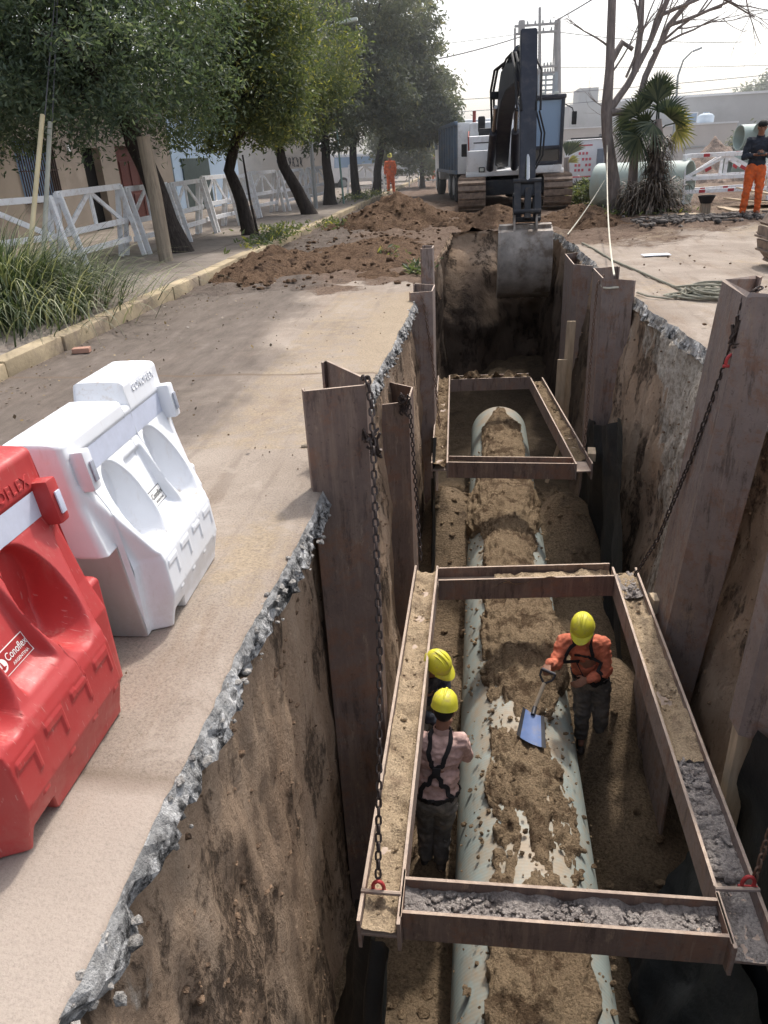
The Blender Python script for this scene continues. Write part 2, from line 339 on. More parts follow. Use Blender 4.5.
TROUS = cloth('dusty_trousers', (.12, .11, .10), (.22, .18, .14)); SKIN = simple('skin', (.26, .13, .085), .12, 8, .6, .05); HAIR = simple('black_hair', (.015, .013, .012), .2, 20, .7, .3)
BOOT = simple('dark_boot', (.03, .027, .025), .3, 9, .6, .1, dirt=(.15, .11, .08)); STRAP = simple('black_webbing', (.022, .02, .022), .2, 20, .8, .1); EYEM = simple('eye', (.03, .025, .02), .1, 9, .2, 0)
BLADEM = simple('blue_shovel_blade', (.11, .17, .34), .15, 8, .6, .08, metal=.0, dirt=(.22, .2, .2), dscale=10, damt=.5); DBLADE = simple('dark_blade_edge', (.05, .05, .055), .2, 9, .5, .1, metal=.4)
PAPER = simple('white_litter', (.75, .78, .84), .05, 9, .7, .1); BRICKM = simple('brick_fragment', (.42, .24, .18), .15, 9, .9, .2)


# ---------------------------------------------------------------- mesh building
def wloc(o):
    p = V((0, 0, 0))
    while o is not None: p += o.location; o = o.parent
    return p


class MB:
    def __init__(s): s.bm = bmesh.new()
    def add(s, o):
        me = bpy.data.meshes.new('t'); o.to_mesh(me); o.free(); s.bm.from_mesh(me); bpy.data.meshes.remove(me)
    def box(s, c, size, rot=None, bev=0):
        b = bmesh.new(); bmesh.ops.create_cube(b, size=1)
        bmesh.ops.scale(b, verts=b.verts, vec=size)
        if bev: bmesh.ops.bevel(b, geom=b.edges[:], offset=bev, segments=2, affect='EDGES', profile=.6)
        m = Matrix.Translation(V(c)) @ (rot.to_4x4() if rot is not None else Matrix())
        bmesh.ops.transform(b, matrix=m, verts=b.verts); s.add(b); return s
    def bar(s, a, b_, wd, ht, up=(0, 0, 1), bev=0):          # square bar from a to b
        a, b_ = V(a), V(b_); d = b_ - a; L = d.length; y = d.normalized(); x = y.cross(V(up))
        if x.length < 1e-4: x = y.cross(V((1, 0, 0)))
        x.normalize(); z = x.cross(y)
        return s.box((a + b_) / 2, (wd, L, ht), Matrix((x, y, z)).transposed(), bev)
    def prism(s, pts, origin, ax, ay, an, depth):            # polygon pts in (ax,ay) extruded along an
        o, ax, ay, an = V(origin), V(ax), V(ay), V(an)
        a = [s.bm.verts.new(o + ax * p[0] + ay * p[1]) for p in pts]; b = [s.bm.verts.new(v.co + an * depth) for v in a]
        n = len(a)
        s.bm.faces.new(a[::-1]); s.bm.faces.new(b)
        for i in range(n): s.bm.faces.new((a[i], a[(i + 1) % n], b[(i + 1) % n], b[i]))
        return s
    def tube(s, path, r, n=8, cap=True):
        path = [V(p) for p in path]; rs = r if isinstance(r, (list, tuple)) else [r] * len(path)
        prev = None; u = None
        for i, p in enumerate(path):
            t = (path[min(i + 1, len(path) - 1)] - path[max(i - 1, 0)]).normalized()
            if u is None: u = t.orthogonal().normalized()
            else: u = (u - t * u.dot(t)).normalized()
            v = t.cross(u)
            ring = [s.bm.verts.new(p + (u * math.cos(k * 2 * PI / n) + v * math.sin(k * 2 * PI / n)) * rs[i]) for k in range(n)]
            if prev:
                for k in range(n): s.bm.faces.new((prev[k], prev[(k + 1) % n], ring[(k + 1) % n], ring[k]))
            elif cap: s.bm.faces.new(ring[::-1])
            prev = ring
        if cap: s.bm.faces.new(prev)
        return s
    def lathe(s, prof, c, axis=(0, 0, 1), n=20, closed=False):   # prof: (r, h)
        c = V(c); a = V(axis).normalized(); u = a.orthogonal().normalized(); v = a.cross(u); rings = []
        for r, h in prof:
            rings.append([s.bm.verts.new(c + a * h + (u * math.cos(k * 2 * PI / n) + v * math.sin(k * 2 * PI / n)) * max(r, 1e-4)) for k in range(n)])
        pr = list(zip(rings, rings[1:])) + ([(rings[-1], rings[0])] if closed else [])
        for A, B in pr:
            for k in range(n): s.bm.faces.new((A[k], A[(k + 1) % n], B[(k + 1) % n], B[k]))
        return s
    def cap(s, a, b, ra, rb, n=12):                           # tapered capsule
        a, b = V(a), V(b); d = b - a; L = max(d.length, 1e-5)
        pr = [(ra * math.cos(t), -ra * math.sin(t)) for t in (PI / 2 * .999, 1.05, .52)] + [(ra, 0), (rb, L)] + [(rb * math.cos(t), L + rb * math.sin(t)) for t in (.52, 1.05, PI / 2 * .999)]
        return s.lathe(pr, a, d if d.length > 1e-5 else (0, 0, 1), n)
    def ell(s, c, r, rot=None, n=3):
        b = bmesh.new(); bmesh.ops.create_icosphere(b, subdivisions=n, radius=1)
        bmesh.ops.scale(b, verts=b.verts, vec=r)
        bmesh.ops.transform(b, matrix=Matrix.Translation(V(c)) @ (rot.to_4x4() if rot is not None else Matrix()), verts=b.verts); s.add(b); return s
    def rock(s, c, r, n=1, seed=None):
        b = bmesh.new(); bmesh.ops.create_icosphere(b, subdivisions=n, radius=1); o = V((random.random() * 99, random.random() * 99, 0))
        k = V((random.uniform(.7, 1.3), random.uniform(.7, 1.3), random.uniform(.5, .9))) * r
        rot = Matrix.Rotation(random.random() * 6.28, 3, 'Z')
        for v in b.verts:
            q = v.co * (1 + .5 * noise.noise(v.co * 1.3 + o)); v.co = V(c) + rot @ V((q.x * k.x, q.y * k.y, q.z * k.z))
        s.add(b); return s
    def grid(s, P):                                           # P[i][j] points
        g = [[s.bm.verts.new(p) for p in row] for row in P]
        for i in range(len(g) - 1):
            for j in range(len(g[0]) - 1): s.bm.faces.new((g[i][j], g[i][j + 1], g[i + 1][j + 1], g[i + 1][j]))
        return s
    def quad(s, *p): s.bm.faces.new([s.bm.verts.new(q) for q in p]); return s
    def build(s, name, mat, parent=None, smooth=None, local=False, fix=True):
        if fix: bmesh.ops.recalc_face_normals(s.bm, faces=s.bm.faces)
        if smooth:
            a = math.radians(smooth)
            for f in s.bm.faces: f.smooth = True
            for e in s.bm.edges:
                if len(e.link_faces) == 2 and e.calc_face_angle(0) > a: e.smooth = False
        me = bpy.data.meshes.new(name); s.bm.to_mesh(me); s.bm.free()
        if not local and parent is not None:
            me.transform(Matrix.Translation(-wloc(parent)))
        me.materials.append(mat); o = bpy.data.objects.new(name, me); COL.objects.link(o)
        if parent is not None: o.parent = parent
        return o


def tag(o, label, cat, group=None):
    o['label'] = label; o['category'] = cat
    if group: o['group'] = group
    return o


def thing(name, label, cat, loc=(0, 0, 0), rotz=0, group=None):
    o = bpy.data.objects.new(name, None); o.empty_display_size = .2; COL.objects.link(o); o.location = loc; o.rotation_euler = (0, 0, rotz)
    return tag(o, label, cat, group)


def own(name, mb, mat, label, cat, base, smooth=None, group=None):   # a one-mesh thing: origin at its base
    o = mb.build(name, mat, None, smooth); o.data.transform(Matrix.Translation(-V(base))); o.location = base
    return tag(o, label, cat, group)


def kindof(o, k): o['kind'] = k; return o


def copy_tree(o, parent=None):
    c = o.copy(); COL.objects.link(c); c.parent = parent
    for ch in list(o.children): copy_tree(ch, c)
    return c


def np_mesh(name, verts, faces, mat, attrs=None, parent=None, smooth=False):
    me = bpy.data.meshes.new(name); me.from_pydata(verts.tolist() if hasattr(verts, 'tolist') else verts, [], faces.tolist() if hasattr(faces, 'tolist') else faces)
    for k, a in (attrs or {}).items():
        at = me.attributes.new(k, 'FLOAT', 'POINT'); at.data.foreach_set('value', np.asarray(a, dtype=np.float32))
    if smooth: me.polygons.foreach_set('use_smooth', [True] * len(me.polygons))
    if parent is not None: me.transform(Matrix.Translation(-wloc(parent)))
    me.materials.append(mat); o = bpy.data.objects.new(name, me); COL.objects.link(o)
    if parent is not None: o.parent = parent
    return o


def text_mesh(body, size, ext, place, name, mat, parent, spacing=1.0):
    cu = bpy.data.curves.new('t', 'FONT'); cu.body = body; cu.size = size; cu.extrude = ext; cu.align_x = 'CENTER'; cu.align_y = 'CENTER'; cu.space_character = spacing
    o = bpy.data.objects.new('t', cu); COL.objects.link(o); dg = bpy.context.evaluated_depsgraph_get()
    me = bpy.data.meshes.new_from_object(o.evaluated_get(dg)); bpy.data.objects.remove(o); bpy.data.curves.remove(cu)
    for v in me.vertices: v.co = place(v.co.x, v.co.y, v.co.z)
    me.materials.clear(); me.materials.append(mat); me.name = name
    q = bpy.data.objects.new(name, me); COL.objects.link(q); q.parent = parent
    return q


def remeshed(mb, voxel, iters=4, fold=0, fscale=9, seed=0):
    me = bpy.data.meshes.new('t'); mb.bm.to_mesh(me); mb.bm.free(); o = bpy.data.objects.new('t', me); COL.objects.link(o)
    m = o.modifiers.new('r', 'REMESH'); m.mode = 'VOXEL'; m.voxel_size = voxel
    k = o.modifiers.new('s', 'SMOOTH'); k.iterations = iters; k.factor = .5
    dg = bpy.context.evaluated_depsgraph_get(); out = bpy.data.meshes.new_from_object(o.evaluated_get(dg))
    bpy.data.objects.remove(o); bpy.data.meshes.remove(me)
    if fold:
        for v in out.vertices:
            p = v.co; a = noise.noise(V((p.x * fscale + seed, p.y * fscale, p.z * fscale * 1.6))) + .5 * noise.noise(V((p.x * fscale * 2.3, p.y * fscale * 2.3 + seed, p.z * fscale * 3)))
            v.co = p + v.normal * (a * fold)
    out.polygons.foreach_set('use_smooth', [True] * len(out.polygons))
    return out


def put(name, me, mat, parent):
    me.transform(Matrix.Translation(-wloc(parent))); me.materials.clear(); me.materials.append(mat); me.name = name
    o = bpy.data.objects.new(name, me); COL.objects.link(o); o.parent = parent; return o


# ================================================================ GROUND AND TRENCH
YEND = 17.7


def xl(y):
    b = np.interp(y, [-6, 0, 3, 6, 12, 18], [-.89, -.89, -.87, -.85, -.78, -.66])
    return float(b + .028 * fbm(1.7, y * .9, 3) + .008 * fbm(5.2, y * 6, 1) + .008 * fbm(2.2, y * 21, 4))


def xr(y):
    b = np.interp(y, [-6, 3, 6.8, 8.4, 14.5, 18], [2.05, 2.03, 1.95, 1.84, 1.71, 1.52])
    return float(b + .06 * fbm(9.7, y * 1.1, 3) + .02 * fbm(3.2, y * 5, 7) + .014 * fbm(6.2, y * 17, 4))


ys = np.concatenate([[-300, -60, -20], np.linspace(-5, 0, 26), np.arange(.04, 8, .04), np.arange(8, YEND, .09), [YEND], np.arange(YEND + .15, 30, .2), np.arange(30.5, 60, 1), [70, 85, 110, 150, 220, 400, 900]])
i0 = int(np.argmin(abs(ys + 5))); i1 = int(np.argmin(abs(ys - YEND)))
Lf = np.concatenate([[-900, -300, -100, -40, -20, -13, -10, -8, -6, -5, -4.6], np.linspace(-4.2, -1.2, 42)])
Rf = np.concatenate([np.linspace(2.3, 8, 70), [8.5, 9.2, 10, 12, 15, 20, 40, 100, 300, 900]])
verts, att = [], {'dirt': [], 'sandy': [], 'damp_shade': [], 'joint': [], 'patch': []}
ncol = None
for y in ys:
    a, b = xl(y), xr(y)
    xs = np.concatenate([Lf, np.linspace(-1.2, a, 9)[1:], np.linspace(a, b, 22)[1:-1], np.linspace(b, 2.3, 9)[:-1], Rf])
    for x in xs:
        n = fbm(x * .8, y * .8, 2)
        if x < .4:
            d = float(sst(10.3, 11.3, y + .9 * n - .25 * (x + 1))) if x > -4.3 else .6
            dmp = float(sst(-1.45, -2.5, x + .45 * n + .05 * max(0, y - 4)) * sst(1.5, 3.5, y))
            sn = .55 if (4.2 < y < 10 and x > -1.9) else .2
            sn += .5 * math.exp(-((x + 1.05) ** 2 / .05 + (y - 2.9) ** 2 / .3)) + .5 * math.exp(-((x + .95) ** 2 / .03 + (y - 8) ** 2 / 2))
        else:
            d = .12 + .75 * float(sst(12.5, 16, y - .5 * max(0, x - 2) + 1.2 * n)); dmp = 0; sn = .38 + .25 * fbm(x * .7, y * .5, 12)
            if y > 19: d = max(d, .45)
        am = .012 + .055 * d
        z = am * fbm(x * 2.2, y * 2.2, 5, 5) + (.02 * fbm(x * 9, y * 9, 2, 3) if d > .4 else 0)
        if x > 2.5: z += .1 * float(sst(2.5, 4.5, x)) * float(sst(12, 16, y))
        if abs(x - a) < .02 or abs(x - b) < .02: z -= .01
        if y > 60 or abs(x) > 30: z = 0
        jt = 0.0
        if x < .4 and y < 10:
            for jy in (1.5, 6.0):
                jt = max(jt, math.exp(-((y - jy - .02 * fbm(x * 2, 0, 1)) / .022) ** 2))
        verts.append((x, y, z)); att['dirt'].append(d); att['sandy'].append(sn); att['damp_shade'].append(dmp); att['joint'].append(jt); att['patch'].append(1.0 if (x < .4 and y < 1.5 + .02 * fbm(x * 3, 0, 2)) else 0.0)
    ncol = len(xs)
cA = len(Lf) + 7; cB = cA + 21
faces = []
for i in range(len(ys) - 1):
    for j in range(ncol - 1):
        if i0 <= i < i1 and cA <= j < cB: continue
        k = i * ncol + j; faces.append((k, k + 1, k + ncol + 1, k + ncol))
kindof(np_mesh('ground', verts, faces, MAT_GROUND, att, smooth=True), 'structure')

# trench walls: left, far end, right as separate sheets of one mesh
TV, TF, TA = [], [], {'slab': [], 'pale': [], 'damp_shade': [], 'sd': []}
zs = np.concatenate([[0, -.03, -.06, -.09, -.12, -.15, -.18, -.21, -.24], np.arange(-.30, -1.6, -.06), np.arange(-1.6, -3.65, -.12)])


def add_sheet(rows):
    k0 = len(TV); n = len(rows[0])
    for r in rows:
        for p, s_, pl, dm in r:
            TV.append(p); TA['slab'].append(s_); TA['pale'].append(pl); TA['damp_shade'].append(dm); TA['sd'].append(min(1, -p[2] / .15))
    for i in range(len(rows) - 1):
        for j in range(n - 1):
            k = k0 + i * n + j; TF.append((k, k + 1, k + n + 1, k + n))


rows = []
for y in ys[i0:i1 + 1]:
    a = xl(y); r = []
    th = .125 + .06 * fbm(2, y * 1.7, 9) + .03 * fbm(8, y * 7, 3)
    for z in zs:
        s_ = 1.0 if -z < th else 0.0
        if s_: dx = .045 * (-z / th) ** .9 + (.012 * fbm(y * 4.5, z * 6, 4, 5) + .015 * fbm(y * 15, z * 19, 9, 3) - .035 * float(sst(.15, .55, fbm(y * 3.1, z * 4, 21)))) * min(1, -z / .03)
        else:
            dx = (-.03 - .06 * float(sst(2.2, 3.2, y) * sst(5.2, 4.4, y))) + (.01 if y < 4.6 else .05) * (-z - th) + (.03 if y < 4.6 else .085) * fbm(y * 1.5, z * .6, 8, 4) + .025 * fbm(y * 8, z * 2.5, 2, 5)
            if y > 9: dx -= .12 * sst(9, 12, y) * (1 + fbm(y * 1.5, z * .6, 3))
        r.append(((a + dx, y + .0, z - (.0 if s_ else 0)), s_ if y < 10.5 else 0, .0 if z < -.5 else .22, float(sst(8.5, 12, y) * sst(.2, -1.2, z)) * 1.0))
    rows.append(r)
add_sheet(rows)
rows = []
for y in ys[i0:i1 + 1]:
    a = xr(y); r = []
    th = .13 + .05 * fbm(7, y * 2.1, 2)
    for z in zs:
        s_ = 1.0 if -z < th else 0.0
        dx = .05 * (-z / th) + .025 * fbm(y * 5, z * 6, 14, 5) * min(1, -z / .03) if s_ else .03 + .085 * (-z - th) + .09 * fbm(y * 1.4, z * .7, 18, 5) + .03 * fbm(y * 8, z * 3, 12, 5)
        pl = .78 * math.exp(-((y - 6.9 - .5 * z) / 1.1) ** 2) + (.35 if z > -.5 else 0)
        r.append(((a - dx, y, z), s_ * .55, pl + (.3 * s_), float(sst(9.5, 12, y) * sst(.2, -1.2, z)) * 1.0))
    rows.append(r[::-1])
add_sheet(rows)
rows = []
for t in np.linspace(0, 1, 60):
    r = []
    for z in zs:
        x = xl(YEND) * (1 - t) + xr(YEND) * t
        y = YEND - .25 * sst(0, -.6, z) - .8 * sst(-.3, -3.4, z) - 1.3 * sst(.8, -.2, x) * sst(0, -1.5, z) + .22 * fbm(x * 1.5, z * 1.5, 6, 5) * (1 if z < -.02 else 0)
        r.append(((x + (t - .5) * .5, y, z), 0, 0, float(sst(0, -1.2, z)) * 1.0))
    rows.append(r[::-1])
add_sheet(rows)
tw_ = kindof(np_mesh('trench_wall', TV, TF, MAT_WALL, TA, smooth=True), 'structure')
tw_.data.polygons.foreach_set('use_smooth', [sum(TA['slab'][i] for i in f) < 1.2 for f in TF])
mb = MB(); nz_ = len(zs); nl_ = i1 - i0 + 1
for _ in range(1700):
    side = random.random() < .62; ri = random.randint(30, nl_ - 40) if side else random.randint(120, nl_ - 60); ci = random.randint(7, nz_ - 4)
    k = ri * nz_ + ci if side else (nl_ + ri) * nz_ + (nz_ - 1 - ci)
    mb.rock(V(TV[k]) + V((0, random.uniform(-.03, .03), random.uniform(-.04, .04))), random.choice([.004, .006, .006, .009, .012, .018]))
kindof(mb.build('wall_clod', soil_mat('wall_clod_soil', (.24, .16, .105), (.36, .25, .17), (.07, .05, .04), 3, 50), fix=False), 'stuff')

PXC, PZC, PR = .345, -2.85, .475


def floor_z(x, y):
    z = -3.36 + .07 * fbm(x * 1.6, y * 1.6, 4, 5) + .02 * fbm(x * 9, y * 9, 1, 3)
    g = lambda cx, cy, sx, sy, h: h * math.exp(-((x - cx) / sx) ** 2 - ((y - cy) / sy) ** 2)
    z += g(-.4, 5.35, .4, .55, .8) + g(1.28, 5.55, .35, .6, .75) + g(-.4, 8.6, .5, 1.5, .82) + g(1.2, 8.6, .55, 1.3, .8)
    z += g(.35, 8.7, 1.4, .75, .28) + g(1.3, 4.3, .25, .7, .25) + g(-.35, 2.0, .3, .9, .25) + g(1.1, 1.7, .3, .8, .2)
    z += g(1.0, 5.0, .3, .35, .30) + g(-.33, 3.75, .25, .35, .30) + g(-.42, 4.6, .25, .3, .3)
    z += .75 * float(sst(12.8, 16.5, y)) + g(.9, 12.6, .9, .9, .3)
    return z


ny, nx = 300, 56
P = [[(x, y, floor_z(x, y)) for x in np.linspace(-1.25, 2.2, nx)] for y in np.linspace(-5, 17.6, ny)]
o = np_mesh('trench_floor', [p_ for r_ in P for p_ in r_], [(i * nx + j, i * nx + j + 1, (i + 1) * nx + j + 1, (i + 1) * nx + j) for i in range(ny - 1) for j in range(nx - 1)], FLOOR, {'damp_shade': [max(float(sst(10.6, 11.4, p_[1])) * .9, float(sst(.85, 1.05, p_[0]) * sst(4.2, 3.5, p_[1])) * .8, float(sst(-.2, -.45, p_[0]) * sst(3.2, 2.2, p_[1])) * .3) for r_ in P for p_ in r_]}, smooth=True); kindof(o, 'structure')  # mask paints shade on the floor past the pipe and below the rails

mb = MB()
for _ in range(420):
    y = random.uniform(.6, 9.5); left = random.random() < .7
    q_ = random.random(); z = -.13 * q_; x = xl(y) + .05 * q_ + random.uniform(-.02, .006) if left else xr(y) - .05 * q_ - random.uniform(-.02, .006); mb.rock((x, y, z), random.choice([.006, .008, .010, .014, .02]))
kindof(mb.build('concrete_chunk', soil_mat('broken_concrete', (.34, .32, .30), (.58, .55, .51), (.09, .085, .08), 7, 50)), 'stuff')

# pavement on the left with its kerb
mb = MB()
px_ = np.concatenate([[-14, -12], np.arange(-10.5, -4.4, .5), [-4.42]]); py_ = np.arange(-6, 62, .8)
mb.grid([[(x, y, .12 + .012 * fbm(x * .6, y * .6, 3)) for x in px_] for y in py_])
kindof(mb.build('pavement', MAT_WALK, smooth=180), 'structure')
mb = MB(); y = -6.0; k = 0
while y < 60:
    L = 1.0 if 4 < y < 30 else 3.0
    dz = random.uniform(-.012, .012); dx = random.uniform(-.012, .012)
    if not (12.0 < y < 13.0): mb.box((-4.31 + dx, y + L / 2, .03 + dz), (.2, L - .012, .24), None, .02)
    y += L
kindof(mb.build('kerb', KERBM, smooth=40), 'structure')

# ================================================================ PIPE AND SAND
t_pipe = thing('pipe', 'pale green buried pipe lying along the trench bottom under sand', 'pipe', (PXC, 3, PZC - PR))
YP = 12.35
mb = MB(); n = 56
mb.lathe([(PR, -9), (PR, 4), (PR, YP - 3), (PR - .004, YP - 2.996), (PR - .035, YP - 2.995), (PR - .035, -9)], (PXC, 3, PZC), (0, 1, 0), n)
mb.build('barrel', MAT_PIPE, t_pipe, 40)
# sand heap covering the top of the pipe
P = []
for y in np.concatenate([np.arange(1.4, 6.2, .02), np.arange(6.2, YP - .15, .035)]):
    r = []
    for th in np.radians(np.linspace(-85, 85, 110)):
        b = .62 - (abs(th + .05) / (.74 if y < 5 else .82)) ** 2.4
        big = fbm(th * 1.1 + 3, y * 1.05, 4, 4); med = fbm(th * 2.6, y * 2.4, 7, 5); fn = fbm(th * 8, y * 8, 1, 4); f2 = fbm(th * 24, y * 24, 3, 3)
        c = b * .62 + .05 + .46 * big + .34 * med + .26 * fn + .13 * f2 - .6 * sst(-.42, -.75, th) * (0 if 7.9 < y < 9.6 else 1)
        # local drifts and bare areas as in the site
        c += .9 * math.exp(-((y - 8.7) / .85) ** 2) + .35 * math.exp(-((y - 5.7) / .9) ** 2) + .25 * math.exp(-((y - 2.0) / .7) ** 2) + .5 * math.exp(-((y - 10.6) / .8) ** 2) * (1 if abs(th) < .65 else 0) + 1.3 * math.exp(-((y - 5.7) / .75) ** 2) * sst(.1, .7, th) + .5 * math.exp(-((y - 3.6) / .5) ** 2) * sst(.3, .7, th) - 1.2 * sst(11.45, 11.9, y) * sst(.1, .5, abs(th) + .4 * (y - 11.9))
        c -= .55 * math.exp(-((y - 4.55) / .35) ** 2 - ((th + .25) / .28) ** 2) + .6 * math.exp(-((y - 4.6) / .4) ** 2 - ((th - .75) / .3) ** 2) + .4 * math.exp(-((y - 3.4) / .4) ** 2 - ((th + .12 + .1 * math.sin(y * 5)) / .07) ** 2) + .45 * math.exp(-((y - 2.68) / .12) ** 2 - (th / .25) ** 2) + .5 * math.exp(-((y - 5.3) / .5) ** 2 - ((th + .3) / .15) ** 2)
        c -= .5 * sst(.55, 1.25, abs(th)) * (0 if 7.9 < y < 9.6 else 1)
        hgt = -.012 + .014 * min(1, c * 25) + .11 * max(0, c) ** .8 + (.014 * fn + .024 * med + .012 * f2) * min(1, c * 3)
        if c <= 0: hgt = -.012 + max(-.03, c * .1)
        rr = PR + min(hgt, .17)
        r.append((PXC + rr * math.sin(th), y, PZC + rr * math.cos(th)))
    P.append(r)
mb = MB(); mb.grid(P)
kindof(mb.build('sand_cover', SAND, smooth=180), 'stuff')
mb = MB()
for _ in range(1500):
    th = random.gauss(0, .6); y = random.uniform(.6, 10.5); rr = PR + random.uniform(.0, .05)
    mb.rock((PXC + rr * math.sin(th), y, PZC + rr * math.cos(th)), random.choice([.006, .008, .01, .014, .02]))
for _ in range(200):
    x = random.choice([random.uniform(-.6, -.15), random.uniform(.85, 1.5)]); y = random.uniform(1, 11)
    mb.rock((x, y, floor_z(x, y)), random.uniform(.012, .05))
kindof(mb.build('sand_clod', SAND), 'stuff')


# ================================================================ SHEET PILES
def offset_poly(path, t):
    path = [V((p[0], p[1], 0)) for p in path]; L, Rr = [], []
    for i, p in enumerate(path):
        d = (path[min(i + 1, len(path) - 1)] - path[max(i - 1, 0)]).normalized(); n = V((-d.y, d.x, 0))
        L.append(p + n * t / 2); Rr.append(p - n * t / 2)
    return [(q.x, q.y) for q in L + Rr[::-1]]


def pile(label, path, ztop, zbot, mat, lean=(0, 0), t=.016, jag=0.0, dzt=0.0, name='sheet_pile', subs=()):
    base = (path[len(path) // 2][0], path[len(path) // 2][1], zbot)
    b = bmesh.new(); poly = offset_poly(path, t); n = len(poly); rings = []
    for z in np.linspace(zbot, ztop, 9):
        f = (z - ztop)
        rings.append([b.verts.new((p[0] + lean[0] * f, p[1] + lean[1] * f, z + (random.uniform(-jag, jag) if z == ztop else 0) + (dzt * (p[1] - path[0][1]) if z == ztop else 0))) for p in poly])
    for A, B in zip(rings, rings[1:]):
        for i in range(n): b.faces.new((A[i], A[(i + 1) % n], B[(i + 1) % n], B[i]))
    h = n // 2
    for ring in (rings[0], rings[-1]):
        for i in range(h - 1): b.faces.new((ring[i], ring[i + 1], ring[n - 2 - i], ring[n - 1 - i]))
    m = MB(); m.bm.free(); m.bm = b
    return own(name, m, mat, label, 'sheet pile', base, None, 'steel sheet piles lining the trench')


def upath(x0, x1, ya, yb, yc, yd, lip=.05):
    # flange from the wall side (x0,ya) to the web (x1,yb)-(x1,yc) and back to (x0,yd), with clutch lips
    s = 1 if x1 > x0 else -1
    return [(x0 - s * .015, ya + lip), (x0, ya), (x1, yb), (x1 + s * .004, yc), (x0, yd), (x0 - s * .015, yd - lip)]


pile('tall brown steel sheet pile nearest the camera on the left side', upath(-.905, -.60, 3.60, 3.70, 3.80, 4.22), .57, -3.55, STEEL, (0.0, .01))
pile('brown sheet pile just behind the tallest left pile, top below road level', upath(-.88, -.62, 6.02, 6.12, 6.55, 6.75), -.29, -3.55, STEEL)
pile('pale worn sheet pile at left edge beside the far bracing frame', upath(-.86, -.60, 9.30, 9.38, 9.85, 10.0), .10, -3.55, STEEL_L)
pile('narrow grey pile end sticking out at the far left trench edge', upath(-.82, -.68, 10.75, 10.8, 11.1, 11.2), .45, -2.5, STEEL_L)
pile('furthest right sheet pile in the row, near the excavator bucket', upath(1.78, 1.48, 12.2, 12.5, 13.8, 14.0), -.06, -3.55, STEEL_G, (0, 0))
pile('right sheet pile tied at its top with a white rope', upath(1.78, 1.46, 9.10, 9.35, 10.15, 10.3), .20, -3.55, STEEL_G, (-.01, .0), jag=.004)
pile('big tilted sheet pile at right photo edge with rag-torn top', upath(1.80, 1.55, 4.46, 4.60, 5.08, 5.25), .82, -3.55, STEEL_G, (.045, -.08), jag=.02)
pile('pale rust-spotted pile in lower right corner, nearest on right side', upath(1.85, 1.50, 3.15, 3.32, 3.46, 3.7), .75, -1.35, STEEL_L, (.02, 0))
pile('pale flat sheet pile under the right rail beside the orange worker', [(1.42, 4.15), (1.41, 4.9), (1.55, 5.1)], -1.86, -3.55, STEEL_L)
# timber prop under the near right pile and loose boards
own('timber_post', MB().bar((1.53, 3.40, -2.6), (1.52, 3.40, -1.38), .10, .10, (0, 1, 0), .006), WOODP, 'sawn timber prop below the rust-spotted pile at lower right', 'timber post', (1.53, 3.40, -2.6))
own('timber_plank', MB().bar((1.32, 11.2, -2.4), (1.36, 11.35, -.72), .13, .04, (0, 1, 0), .004), WOODP, 'upright pale board beside the furthest right pile', 'plank', (1.32, 11.2, -2.4), None, 'boards standing at far frame')
own('timber_plank', MB().bar((1.22, 11.1, -2.4), (1.24, 11.15, -1.25), .14, .04, (0, 1, 0), .004), WOODP, 'shorter pale board left of the tall upright board', 'plank', (1.22, 11.1, -2.4), None, 'boards standing at far frame')
own('timber_batten', MB().bar((.95, 9.6, -2.6), (1.12, 9.75, -2.05), .05, .03, (0, 1, 0), .004), WOODP, 'thin wooden stick leaning inside the far bracing frame', 'stick', (.95, 9.6, -2.6))
own('timber_wedge', MB().box((1.46, 5.15, -1.68), (.16, .12, .13), Matrix.Rotation(.1, 3, 'Z'), .006), WOODP, 'pale wooden wedge block between near frame and tilted pile', 'wedge', (1.46, 5.15, -1.75))
own('timber_wedge', MB().box((1.33, 8.32, -1.66), (.09, .22, .10), Matrix.Rotation(-.1, 3, 'Z'), .006), WOODP, 'pale wooden wedge block on near right corner of far frame', 'wedge', (1.33, 8.32, -1.71))


# ================================================================ BRACING FRAMES
def hbeam(mb, a, b, wdt=.21, ht=.20, t=.017, zweb=.10):
    # H section on its side: two upright flanges joined by a level web; a,b on the top centre line
    a, b = V(a), V(b); d = (b - a).normalized(); x = V((d.y, -d.x, 0)).normalized()
    for s in (-1, 1):
        o = x * (s * (wdt / 2 - t / 2)); mb.bar(a + o - V((0, 0, ht / 2)), b + o - V((0, 0, ht / 2)), t, ht)
    mb.bar(a - V((0, 0, zweb)), b - V((0, 0, zweb)), wdt - 2 * t - .001, .013)
    return mb


def fill(mb, a, b, wdt, z0, amp, seed, clod=0, clr=(.008, .03), dens=1.0, gate=None):
    a, b = V(a), V(b); d = b - a; L = d.length; d.normalize(); x = V((d.y, -d.x, 0)).normalized()
    nu = int(L / .02); P = []
    for i in range(nu + 1):
        u = L * i / nu; r = []
        for j in range(13):
            v = wdt * (j / 12 - .5); p = a + d * u + x * v
            g = 1.0 if gate is None else gate(u / L)
            h = z0 + (amp * (.45 + .9 * fbm(p.x * 5 + seed, p.y * 5, 3, 5)) + .012 * fbm(p.x * 25, p.y * 25, seed, 3) + amp * .5 * (abs(v) / wdt * 2) ** 3) * g
            r.append(V((p.x, p.y, max(h, z0 - .004))))
        P.append(r)
    mb.grid(P)
    for _ in range(clod):
        u = random.random() * L; p = a + d * u + x * random.uniform(-.42, .42) * wdt
        mb.rock((p.x, p.y, z0 + amp * .6), random.uniform(*clr))
    return mb


